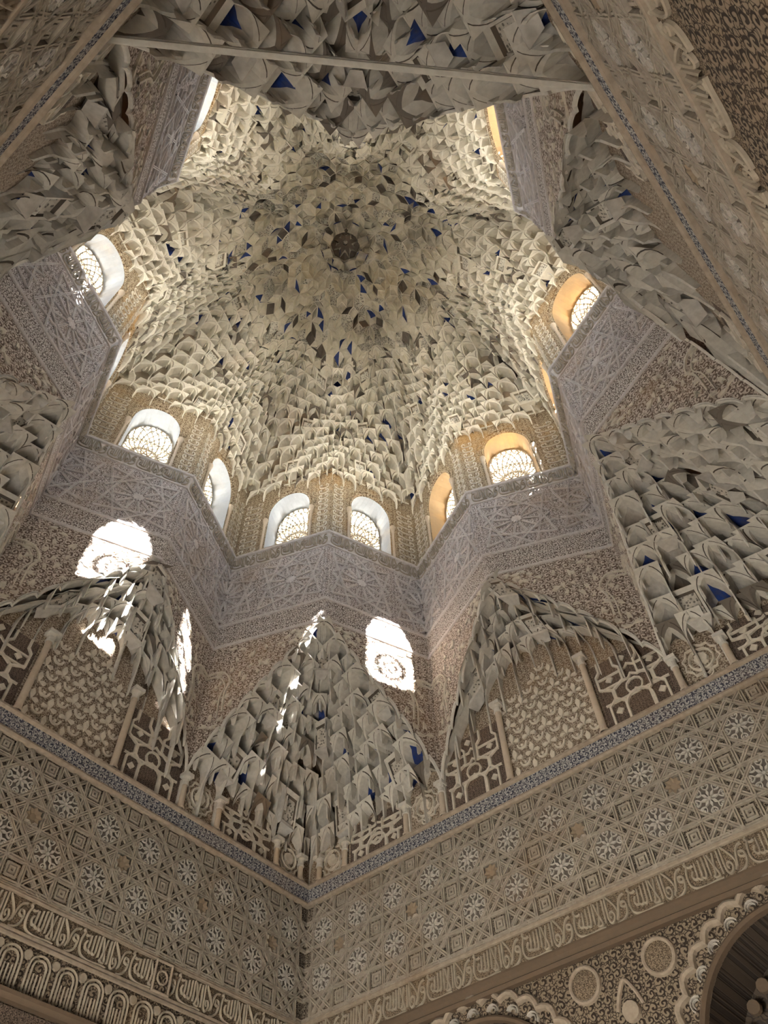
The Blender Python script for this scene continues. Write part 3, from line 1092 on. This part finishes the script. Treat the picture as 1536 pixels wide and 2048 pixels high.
for k in (2, 1, 0, 7, 6, 5, 4, 3):
    for s in (1, -1):
        n += 1
        loc, rz = face_frame(k, s)
        side = 'right' if s > 0 else 'left'
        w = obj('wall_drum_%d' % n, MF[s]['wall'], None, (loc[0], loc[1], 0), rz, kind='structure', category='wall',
                label='carved star-strap drum wall %s of the fold above the %s' % (side, FOLD[k]))
        obj('star_strapwork', MF[s]['straps'], w)
        obj('scalloped_edge', MF[s]['trim'], w)
        obj('leaf_relief', MF[s]['leaf'], w, kind='stuff')
        obj('carved_scrolls', MF[s]['pier'], w)
        for u in ((.48, L) if s > 0 else (L - .48,)):
            if u < L - .01:
                obj('star_boss', ME['fstar'], w, (u, 0, ZB + 3.20))
        for x in (.02, .375, .73, 1.05)[:4]:
            if x + .34 <= L + .02:
                obj('inscription_phrase', ME['phrase2'], w, (x, -.012, Z_C0 + .02))
        # star corner index running counter-clockwise from the far fold
        kk = ((k - 2) * 2) % 16
        c0 = kk if s < 0 else (kk - 1) % 16
        for nm, pr, mt in (('cornice', CORN, M['face_strap']), ('fillet', FIL(Z_S), M['face_strap']), ('fillet', FIL(Z_S2), M['face_strap'])):
            obj(nm, mitred(pr, c0, mt, nm, loc, rz), w)
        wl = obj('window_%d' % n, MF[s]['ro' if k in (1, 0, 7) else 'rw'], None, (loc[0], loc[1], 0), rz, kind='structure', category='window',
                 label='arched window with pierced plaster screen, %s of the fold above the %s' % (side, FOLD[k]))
        cu = (WU0 + WU1) / 2 if s > 0 else L - (WU0 + WU1) / 2
        obj('lattice_screen', ME['lattice'], wl, (cu, .30, WSILL))
        obj('lobed_arch_trim', MF[s]['arch'], wl)
        for du in (-.355, .355):
            obj('colonnette', ME['win_col'], wl, (cu + du, -.012, Z_C1 + .03))
        # portal for the daylight entering here
        pd = bpy.data.lights.new('window_portal', 'AREA')
        pd.shape = 'RECTANGLE'
        pd.size, pd.size_y = WU1 - WU0, WTOP - WSILL
        pd.cycles.is_portal = True
        po = bpy.data.objects.new('window_portal', pd)
        COL.objects.link(po)
        nrm = Vector((-math.sin(rz), math.cos(rz), 0))
        ctr = Vector((loc[0], loc[1], 0)) + Vector((math.cos(rz), math.sin(rz), 0)) * cu + nrm * .325 + Vector((0, 0, (WSILL + WTOP) / 2))
        po.location = ctr
        po.rotation_euler = (-nrm).to_track_quat('-Z', 'Y').to_euler()
pd = bpy.data.lights.new('doorway_portal', 'AREA')
pd.shape = 'RECTANGLE'
pd.size, pd.size_y = 1.2, 2.2
pd.cycles.is_portal = True
po = bpy.data.objects.new('doorway_portal', pd)
COL.objects.link(po)
th = math.radians(225)
nrm = Vector((math.cos(th), math.sin(th), 0))
po.location = nrm * (A + .02) + Vector((0, 0, 1.1))
po.rotation_euler = (-nrm).to_track_quat('-Z', 'Y').to_euler()

# roof terrace round the drum and an unseen lid added over the vault against light leaks
mb = MB()
zr = ZB + 3.35
q4 = 3.9 * math.sqrt(2)
outer = []
for x, y in STAR0:
    # push every corner out to the square of the roof
    r = math.hypot(x, y); ux, uy = x / r, y / r
    d1, d2 = abs(ux + uy) / math.sqrt(2), abs(ux - uy) / math.sqrt(2)
    t = 3.9 / max(d1, d2)
    outer.append((ux * t, uy * t))
vs = [(x, y, zr) for x, y in STAR0] + [(x, y, zr - .3) for x, y in outer]
mb.add(vs, [(i, (i + 1) % 16, 16 + (i + 1) % 16, 16 + i) for i in range(16)])
vs = [(x, y, zr - .3) for x, y in outer] + [(x, y, ZB + 1.9) for x, y in outer]
mb.add(vs, [(i, (i + 1) % 16, 16 + (i + 1) % 16, 16 + i) for i in range(16)])
mb.add([(x, y, ZB + 9.6) for x, y in STAR0], [tuple(range(16))])  # flat unseen lid, added so no sky light leaks in
obj('roof', mb.mesh('roof', M['roof']), None, kind='structure', label='tiled roof outside round the window drum, with a lid added to block light', category='roof')

# ---------------------------------------------------------------- muqarnas
def ammann_beenker(rad):
    """square and rhomb tiling with eightfold symmetry (dual of a four-line grid); unit edge"""
    e = [(math.cos(k * PI / 4), math.sin(k * PI / 4)) for k in range(4)]
    n = int(rad / 2) + 2
    tiles = []
    for i in range(4):
        for j in range(i + 1, 4):
            det = e[i][0] * e[j][1] - e[i][1] * e[j][0]
            for a in range(-n, n + 1):
                for b in range(-n, n + 1):
                    ga, gb = a + .5, b + .5
                    x = (ga * e[j][1] - gb * e[i][1]) / det
                    y = (-ga * e[j][0] + gb * e[i][0]) / det
                    if x * x + y * y > (n * 1.02) ** 2: continue
                    K = [math.ceil(x * e[l][0] + y * e[l][1] - .5) for l in range(4)]
                    out = []
                    for da, db in ((0, 0), (1, 0), (1, 1), (0, 1)):
                        K[i], K[j] = a + da, b + db
                        out.append((round(sum(K[l] * e[l][0] for l in range(4)), 6), round(sum(K[l] * e[l][1] for l in range(4)), 6)))
                    cx = sum(p[0] for p in out) / 4; cy_ = sum(p[1] for p in out) / 4
                    if cx * cx + cy_ * cy_ < rad * rad: tiles.append(out)
    return tiles


PAR_A = [0, .12, .4, .7, .92, 1]
PAR_Q = [0, .07, .2, .42, .66, .80, .85, 1]


def cell_geo(mb, q, pocket, style, rnd, drop=.0, lip=.05, leg=.35, fixed=False):
    """one muqarnas cell over the tile q (four 3-D corners): a concave niche behind a pointed arch that springs
    from two legs (B, D) and closes over the front corner C; A is the back corner, lowest of the four"""
    i0 = 0 if fixed else min(range(4), key=lambda i: q[i][2])
    Ap, B, C, D = (q[(i0 + k) % 4] for k in range(4))
    z1 = max(p[2] for p in q)
    H = max(z1 - Ap[2], .06)
    zA = Ap[2] - drop * H
    zB = max(zA, zA + (B[2] - Ap[2]) * leg)
    zD = max(zA, zA + (D[2] - Ap[2]) * leg)
    if fixed:
        z1, zA, zB, zD = C[2], Ap[2], B[2], D[2]
    rise = lambda x: 1 - (1 - x) ** 3.2
    arc = lambda x: (1 - (1 - x) ** 2.2) ** .85
    PAR = PAR_A
    if fixed:
        PAR = PAR_Q
        arc = (lambda x: x) if style == 'flat' else (lambda x: (1 - (1 - x) ** 2.4) ** .62)
        if style == 'flat':
            zA, pocket = (zB + zD) / 2 - (z1 - (zB + zD) / 2), 0
    vs, idx = [], {}
    for i, s in enumerate(PAR):
        for j, t in enumerate(PAR):
            x = Ap[0] + (B[0] - Ap[0]) * s * (1 - t) + (C[0] - Ap[0]) * s * t + (D[0] - Ap[0]) * t * (1 - s)
            y = Ap[1] + (B[1] - Ap[1]) * s * (1 - t) + (C[1] - Ap[1]) * s * t + (D[1] - Ap[1]) * t * (1 - s)
            m, Mx = min(s, t), max(s, t)
            den = s * s + t * t
            zs = zB if den == 0 else (zB * s * s + zD * t * t) / den
            lo = zA + (zs - zA) * Mx
            z = lo + (z1 - lo) * arc(m)
            z += pocket * 16 * s * (1 - s) * t * (1 - t)
            idx[i, j] = len(vs)
            vs.append((x, y, z))
    fs, ms = [], []
    nP = len(PAR)
    base = {'speck': 3, 'dark': 4, 'flat': 3}.get(style, 0)
    for i in range(nP - 1):
        for j in range(nP - 1):
            rim = i == nP - 2 or j == nP - 2
            line = fixed and not rim and (i == nP - 3 or j == nP - 3)
            v00, v01, v11, v10 = idx[i, j], idx[i, j + 1], idx[i + 1, j + 1], idx[i + 1, j]
            if i == j:
                m1 = 2 if style == 'blue' else base
                m2 = base
                if rim: m1 = m2 = 1
                elif line: m1 = m2 = 5
                fs += [(v00, v11, v10), (v00, v01, v11)]
                ms += [m1, m2]
            else:
                mi = 2 if (style == 'blue' and i > j) else base
                if rim: mi = 1
                elif line: mi = 5
                fs.append((v00, v01, v11, v10))
                ms.append(mi)
    # arched spandrels above the two front edges
    for e in (0, 1):
        for k in range(nP - 1):
            ia, ib = (idx[nP - 1, k], idx[nP - 1, k + 1]) if e == 0 else (idx[k, nP - 1], idx[k + 1, nP - 1])
            pa, pb = vs[ia], vs[ib]
            o = len(vs)
            za, zb = max(z1 + lip, pa[2] + .004), max(z1 + lip, pb[2] + .004)
            vs.append((pa[0], pa[1], za)); vs.append((pb[0], pb[1], zb))
            fs.append((ia, ib, o + 1, o))
            ms.append(2 if (style == 'bluefront' and e == 0) else (base if style != 'dark' else 4))
    o = len(mb.v)
    mb.v.extend(vs)
    for f, mi in zip(fs, ms):
        mb.f.append(tuple(v + o for v in f)); mb.m.append(mi)


def style_of(rnd, p):
    r = rnd.random()
    if r < p[0]: return 'speck'
    if r < p[0] + p[1]: return 'blue'
    if r < p[0] + p[1] + p[2]: return 'bluefront'
    if r < sum(p): return 'dark'
    return 'plain'


def screen_size(q):
    pts = []
    for p in q:
        d = Vector(p) - CAM
        z = d.dot(F)
        if z < .1: return 0
        pts.append((1514.7 * d.dot(RR) / z + 768, 1024 - 1514.7 * d.dot(UU) / z))
    cx = sum(p[0] for p in pts) / 4; cy_ = sum(p[1] for p in pts) / 4
    if not (-20 < cx < 1556 and -20 < cy_ < 2068): return 0
    ar = 0
    for i in range(4):
        a_, b_ = pts[i], pts[(i + 1) % 4]
        ar += a_[0] * b_[1] - a_[1] * b_[0]
    return abs(ar)


def muqarnas(root, tiles, zf, mats, probs, seed, quant, limit=300, backoff=.2, pocket=.03, drop=.0, lip=.05, leg=.35):
    rnd = random.Random(seed)
    ox, oy, oz = root.location
    cells = []
    for tl in tiles:
        q = []
        for x, y in tl:
            z = zf(x, y)
            zq = round(z / quant) * quant
            q.append((x, y, z + (zq - z) * .7))
        cells.append((screen_size(q), q, style_of(rnd, probs), pocket * rnd.choice((0, 0, .4, 1, 1.6))))
    cells.sort(key=lambda c: -c[0])
    rest = MB()
    for i, (sz, q, st, pk) in enumerate(cells):
        q = [(x - ox, y - oy, z - oz) for x, y, z in q]
        if i < limit and sz > 0:
            mb = MB()
            cell_geo(mb, q, pk, st, rnd, drop, lip, leg)
            obj('muqarnas_cell', mb.mesh('muqarnas_cell', mats), root)
        else:
            cell_geo(rest, q, pk, st, rnd, drop, lip, leg)
    if rest.f:
        obj('muqarnas_cells', rest.mesh('muqarnas_cells', mats), root, kind='stuff')
    bk = MB()
    for sz, q, st, pk in cells:
        bk.add([(x - ox, y - oy, z - oz + backoff) for x, y, z in q], [(0, 1, 2, 3)])
    return bk


XI = [-1, -.92, -.62, 0, .62, .92, 1]
VV = [-.02, .3, .52, .70, .83, .92, .97]


def niche_geo(mb, P0, P1, C, style, rnd, push=0.0, ll=.85):
    """a leaning pointed niche between two hanging legs; P0, P1 the feet, C the point over which the next tier stands"""
    mx, my, mz = (P0[0] + P1[0]) / 2, (P0[1] + P1[1]) / 2, (P0[2] + P1[2]) / 2
    ex, ey = P1[0] - P0[0], P1[1] - P0[1]
    w = math.hypot(ex, ey) or .1
    ex, ey = ex / w, ey / w
    nx, ny = -ey, ex                       # outwards, away from the room
    sx, sy = C[0] - mx, C[1] - my
    H = max(.17, C[2] - mz)
    tilt = P1[2] - P0[2]
    dep = 1.05 * w
    lean = math.hypot(sx, sy)
    def pt(x, v, d):
        k = max(0.0, v) ** 2.2
        return (mx + ex * x + sx * k + nx * (d - push), my + ey * x + sy * k + ny * (d - push), mz + v * H + tilt * x / w)
    hw = .5 * w
    def xa(v):
        if v <= .5: return (.455 * w)
        return (.455 * w) * max(0.0, 1 - ((v - .5) / .47) ** 1.7) ** .75
    if style == 'flat':
        q = .46 * w
        fr = [pt(-q, -.25, -.01), pt(q, -.25, -.01), pt(q, 1.0, -.01), pt(-q, 1.0, -.01)]
        ii = [pt(-q * .8, -.1, -.012), pt(q * .8, -.1, -.012), pt(q * .8, .86, -.012), pt(-q * .8, .86, -.012)]
        ib = [pt(-q * .74, -.06, .008), pt(q * .74, -.06, .008), pt(q * .74, .82, .008), pt(-q * .74, .82, .008)]
        mb.add(fr + ii + ib, [(j, (j + 1) % 4, 4 + (j + 1) % 4, 4 + j) for j in range(4)], 1)
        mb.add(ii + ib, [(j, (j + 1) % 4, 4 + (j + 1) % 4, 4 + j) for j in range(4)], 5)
        mb.quad(ib[0], ib[1], ib[2], ib[3], 3)
        bt = [pt(-q, -.25, -.01), pt(q, -.25, -.01), pt(q * .5, -.5, .10), pt(-q * .5, -.5, .10)]
        mb.quad(bt[0], bt[1], bt[2], bt[3], 0)
        for sg in (-1, 1):
            mb.quad(pt(sg * q, -.25, -.01), pt(sg * q, 1.0, -.01), pt(sg * q, 1.0, .1), pt(sg * q, -.25, .1), 0)
        r = w * .16
        mb.add([pt(r * math.cos(PI * j / 4), .42 + r / H * math.sin(PI * j / 4), .004) for j in range(8)], [tuple(range(8))], 1)
        return
    base = {'speck': 3, 'dark': 4}.get(style, 0)
    vs, idx = [], {}
    for i, v in enumerate(VV):
        h = xa(v)
        deep = dep * (1 - .45 * max(0, (v - .5) / .5) ** 1.5)
        for j, x in enumerate(XI):
            idx[i, j] = len(vs)
            vs.append(pt(x * h, v, (deep + .8 * lean * max(0, v) ** 2.2 * (1 if v < .95 else .3)) * math.sqrt(max(0, 1 - x * x)) ** .8))
    fs, ms = [], []
    for i in range(len(VV) - 1):
        for j in range(len(XI) - 1):
            fs.append((idx[i, j], idx[i, j + 1], idx[i + 1, j + 1], idx[i + 1, j]))
            mi = base
            if j in (0, 5): mi = 1
            elif style == 'blue' and i >= 1 and j >= 3: mi = 2
            elif style == 'bluefront' and i >= 2: mi = 2
            elif style == 'speck' and not (i < 3): mi = 0
            ms.append(mi)
    o = len(mb.v)
    mb.v.extend(vs)
    for f, mi in zip(fs, ms):
        mb.f.append(tuple(q + o for q in f)); mb.m.append(mi)
    # front of the arch, with a dark outline standing in for shading contrast, and the hanging legs
    top = 1.1
    for sg in (-1, 1):
        edge = [pt(sg * xa(v), v, 0) for v in VV]
        mid = [pt(sg * min(hw, xa(v) + .045 * w + .10 * w * max(0, v - .5)), v + .05 * max(0, v - .45) * 2, -.012) for v in VV]
        lin = [pt(sg * min(hw * 1.0, xa(v) + .075 * w + .13 * w * max(0, v - .5)), v + .07 * max(0, v - .45) * 2, -.004) for v in VV]
        out = [pt(sg * hw, v if i < 3 else VV[2] + (top - VV[2]) * (i - 2) / 4, 0) for i, v in enumerate(VV)]
        n = len(VV)
        vs = edge + mid + lin + out
        mb.add(vs, [(r * n + q, r * n + q + 1, (r + 1) * n + q + 1, (r + 1) * n + q) for r in (0, 2) for q in range(n - 1)], 1 if base != 4 else 4)
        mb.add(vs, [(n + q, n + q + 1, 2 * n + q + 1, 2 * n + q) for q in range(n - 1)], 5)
        # close the tip under the next tier
        mb.add([edge[-1], mid[-1], lin[-1], out[-1], pt(0, top, 0)], [(0, 1, 2, 3, 4)], 1 if base != 4 else 4)
        # leg: a small tapering prism
        a0, a1 = sg * .44 * w, sg * hw
        am = sg * .485 * w
        lg = [pt(a0, 0, 0), pt(a1, 0, -.012), pt(a1, 0, .10), pt(am - sg * .04 * w, -ll, .012), pt(a1, -ll, .004), pt(a1, -ll, .05), pt(a1 - sg * .01, -ll - .12, .02)]
        mb.add(lg, [(0, 1, 4, 3), (1, 2, 5, 4), (2, 0, 3, 5), (3, 4, 6), (4, 5, 6), (5, 3, 6)], 1)


def star_radius(th):
    """distance from the axis to the drum wall in direction th"""
    t = (th - PI / 2) % (PI / 4)
    if t > PI / 8: t = PI / 4 - t
    # between fold (angle 0, RI) and tip (angle pi/8, RO)
    x1, y1, x2, y2 = RI, 0.0, RO * math.cos(PI / 8), RO * math.sin(PI / 8)
    dx, dy = math.cos(t), math.sin(t)
    ex, ey = x2 - x1, y2 - y1
    return (x1 * ey - y1 * ex) / (dx * ey - dy * ex)


def vault_z(x, y):
    r = math.hypot(x, y)
    th = math.atan2(y, x)
    rs = star_radius(th)
    rho = min(1.0, r / rs)
    z = Z_V + (Z_A - Z_V) * max(0.0, 1 - rho ** 1.75) ** .85
    c8 = math.cos(8 * (th - PI / 2))
    z += -.16 * c8 * math.exp(-((rho - .72) / .16) ** 2)
    z += .10 * math.cos(8 * (th - PI / 2) + PI) * math.exp(-((rho - .42) / .10) ** 2)
    z += .14 * math.cos(2 * PI * r / .52) * math.exp(-(r / .9) ** 2)
    return z


ceil = obj('ceiling', None, None, (0, 0, Z_V), kind='structure', label='cream honeycomb muqarnas vault with a dark central rosette', category='ceiling')
E1 = .122
R_IN = 1.72


def ring_point(rho, th):
    f = max(0.0, min(1.0, (rho - .6) / .4))
    f = f * f * (3 - 2 * f)
    r = rho * ((1 - f) * 2.87 + f * star_radius(th))
    x, y = r * math.cos(th), r * math.sin(th)
    return x, y, vault_z(x, y)


tl = []
for t in ammann_beenker(3.5 / E1):
    t = [(x * E1, y * E1) for x, y in t]
    cx = sum(p[0] for p in t) / 4; cy_ = sum(p[1] for p in t) / 4
    if math.hypot(cx, cy_) < R_IN + .06: tl.append(t)
print('vault tiles', len(tl))
vm = [M['cell'], M['rim'], M['blue'], M['speck'], M['dark'], M['line2']]
bk = muqarnas(ceil, tl, vault_z, vm, (.2, .05, .02, .05), 3, .15, drop=.0, lip=.03, leg=.8, pocket=.035, limit=120)
obj('vault_backing', bk.mesh('vault_backing', M['back']), ceil)
rnd = random.Random(21)
rho, rings = 1.0, [1.0]
while rho > .6:
    z0 = ring_point(rho, .2)[2]
    while ring_point(rho, .2)[2] < z0 + .185 and rho > .55: rho -= .004
    rings.append(rho)
mods = []
for k in range(len(rings) - 1):
    per = 2 * PI * 2.75 * rings[k]
    n_ = 16 * max(2, round(per / 16 / .175))
    for i in range(n_):
        a0 = PI / 2 - 2 * PI * (i + (.5 if k % 2 else 0)) / n_
        a1 = a0 - 2 * PI / n_
        P0, P1, C = ring_point(rings[k], a0), ring_point(rings[k], a1), ring_point(rings[k + 1], (a0 + a1) / 2)
        sz = screen_size([P0, P1, (P1[0], P1[1], P1[2] + .2), (P0[0], P0[1], P0[2] + .2)])
        mods.append((sz, P0, P1, C, k, i))
mods.sort(key=lambda m: -m[0])
rest = MB()
for q_, (sz, P0, P1, C, k, i) in enumerate(mods):
    st = style_of(rnd, (.16, .05, .05, .06))
    if k % 4 == 2 and i % 5 == 2: st = 'flat'
    mb = MB()
    niche_geo(mb, P0, P1, C, st, rnd, (0, .03, -.05)[(2 * k + i) % 3], .42)
    mb.v = [(x, y, z - Z_V) for x, y, z in mb.v]
    if q_ < 170 and sz > 0:
        obj('muqarnas_niche', mb.mesh('muqarnas_niche', vm), ceil)
    else:
        o_ = len(rest.v)
        rest.v += mb.v
        rest.f += [tuple(v + o_ for v in f) for f in mb.f]
        rest.m += mb.m
obj('muqarnas_niches', rest.mesh('muqarnas_niches', vm), ceil, kind='stuff')
mb = MB()
for i in range(12):
    for j in range(96):
        r0, r1 = 1.0 - .45 * i / 12, 1.0 - .45 * (i + 1) / 12
        a0, a1 = 2 * PI * j / 96, 2 * PI * (j + 1) / 96
        q_ = [ring_point(r0, a0), ring_point(r0, a1), ring_point(r1, a1), ring_point(r1, a0)]
        mb.quad(*[(x, y, z - Z_V + .42) for x, y, z in q_])
obj('ring_backing', mb.mesh('ring_backing', M['back']), ceil)
# the rosette at the crown: eight small hooded niches round a dark hollow
for k in range(8):
    a = k * PI / 4 + PI / 8
    mb = MB()
    r0, r1 = .24, .40
    w = .085
    ca, sa = math.cos(a), math.sin(a)
    zc = vault_z(.3 * ca, .3 * sa) - Z_V
    ring = []
    for j in range(7):
        t = PI * j / 6
        ring.append((w * math.cos(t), .10 * math.sin(t)))
    outv, inv = [], []
    for x, z in ring:
        outv.append(((r0) * ca - x * sa, (r0) * sa + x * ca, zc - .16 + z))
        inv.append(((r1) * ca - x * .8 * sa, (r1) * sa + x * .8 * ca, zc - .06 + z))
    vs = outv + inv
    mb.add(vs, [(j, j + 1, 7 + j + 1, 7 + j) for j in range(6)], 0)
    mb.add(inv, [tuple(range(7))], 2)
    obj('crown_niche', mb.mesh('crown_niche', vm), ceil)
mb = MB()
zc = Z_A - Z_V
mb.lathe([(.235, zc - .16), (.225, zc - .10), (.17, zc - .02), (.07, zc + .05), (.045, zc + .06), (.04, zc + .14), (0.001, zc + .14)], 8, mi=0)
obj('crown_hollow', mb.mesh('crown_hollow', [M['dark']]), ceil, label='dark hollow at the crown')

# squinches over the corners and over the wall middles: tiers of pointed niches, each tier set between the tips of the one below
KY = A * math.sqrt(2)


def squinch_curve(corner, w, t):
    """point of the tier at rise w (0 on the wall, 1 at the fold), t from the left tip (0) to the right tip (1); local frame"""
    s2 = 2 * t - 1
    if corner:
        k = 1 - abs(s2)
        x0, y0 = TW * (1 - k) * (1 if s2 > 0 else -1), TY + (KY - TY) * (1 - (1 - k) ** 1.25)
        zz = -.22 * (1 - w) * k
    else:
        x0, y0 = TW * s2, A - .03 * abs(s2)
        zz = .86 * (1 - abs(s2) ** 1.9) * (1 - w) ** 1.1
    x, y = 0 + x0 * (1 - w), RI + (y0 - RI) * (1 - w)
    return x, y, Z_T + (Z_R - Z_T) * w ** .8 + zz


def curve_len(corner, w):
    p = [squinch_curve(corner, w, i / 24) for i in range(25)]
    return sum(math.dist(p[i][:2], p[i + 1][:2]) for i in range(24))


def squinch(root, ang, corner, mats, probs, seed):
    rnd = random.Random(seed)
    th = math.radians(ang - 90)
    c, s_ = math.cos(th), math.sin(th)
    ox, oy, oz = root.location
    def world(p):
        return (p[0] * c - p[1] * s_ - ox, p[0] * s_ + p[1] * c - oy, p[2] - oz)
    tiers = 9 if corner else 5
    wide = .215
    bk = MB()
    def backing(p):
        return world((p[0], p[1] + .05, p[2] + .46))
    grid = [[backing(squinch_curve(corner, i / 12, j / 24)) for j in range(25)] for i in range(13)]
    for i in range(12):
        for j in range(24):
            bk.quad(grid[i][j], grid[i][j + 1], grid[i + 1][j + 1], grid[i + 1][j])
    count = 0
    for k in range(tiers):
        w0, w1 = k / tiers, (k + 1) / tiers
        n = max(1, round(curve_len(corner, w0 + .3 / tiers) / wide))
        if k % 2 != n % 2: n += 1
        for i in range(n):
            t0, t1 = i / n, (i + 1) / n
            P0, P1, C = squinch_curve(corner, w0, t0), squinch_curve(corner, w0, t1), squinch_curve(corner, w1, (t0 + t1) / 2)
            st = style_of(rnd, probs)
            if k % 3 == 1 and i % 4 == 1: st = 'flat'
            mb = MB()
            niche_geo(mb, P0, P1, C, st, rnd, (0, .045, -.05)[(2 * k + i) % 3] if n > 3 else 0)
            mb.v = [world(p) for p in mb.v]
            obj('muqarnas_cell', mb.mesh('muqarnas_cell', mats), root)
            count += 1
    return bk, count


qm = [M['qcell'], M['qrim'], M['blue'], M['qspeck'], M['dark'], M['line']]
SQ = {90: 'honeycomb muqarnas squinch filling the far corner under the drum', 0: 'large honeycomb muqarnas squinch at right in the right corner',
      270: 'dark honeycomb squinch overhead across the top of the picture', 180: 'shaded honeycomb squinch at left edge in the left corner',
      45: 'shallow muqarnas arch over the leaf panel of the right wall', 135: 'shallow muqarnas arch over the leaf panel of the left wall',
      -45: 'muqarnas arch high at right on the near right wall', 225: 'muqarnas arch high at left on the near left wall'}
for ang, lab in SQ.items():
    corner = ang in (90, 0, 270, 180)
    th = math.radians(ang)
    rr = KY if corner else A
    root = obj('corner_squinch' if corner else 'muqarnas_arch', None, None, (rr * math.cos(th), rr * math.sin(th), Z_T - .25), label=lab,
               category='squinch', group='muqarnas squinches under the drum')
    pr = (.14, .12, .18, .07) if ang != 270 else (.16, .14, .16, .24)  # overhead squinch gets more dark cells, painting in its shade
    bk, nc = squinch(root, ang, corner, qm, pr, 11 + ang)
    obj('squinch_backing', bk.mesh('squinch_backing', M['back']), root)
    if ang == 270:
        mb = MB()
        mb.box(-1.33, 1.33, KY - TY - .02, KY - TY + .02, .17, .25)
        mb.box(-1.33, 1.33, KY - TY - .012, KY - TY + .012, .15, .17)
        obj('straight_ledge', mb.mesh('straight_ledge', M['qrim']), root)
    print(lab, nc)
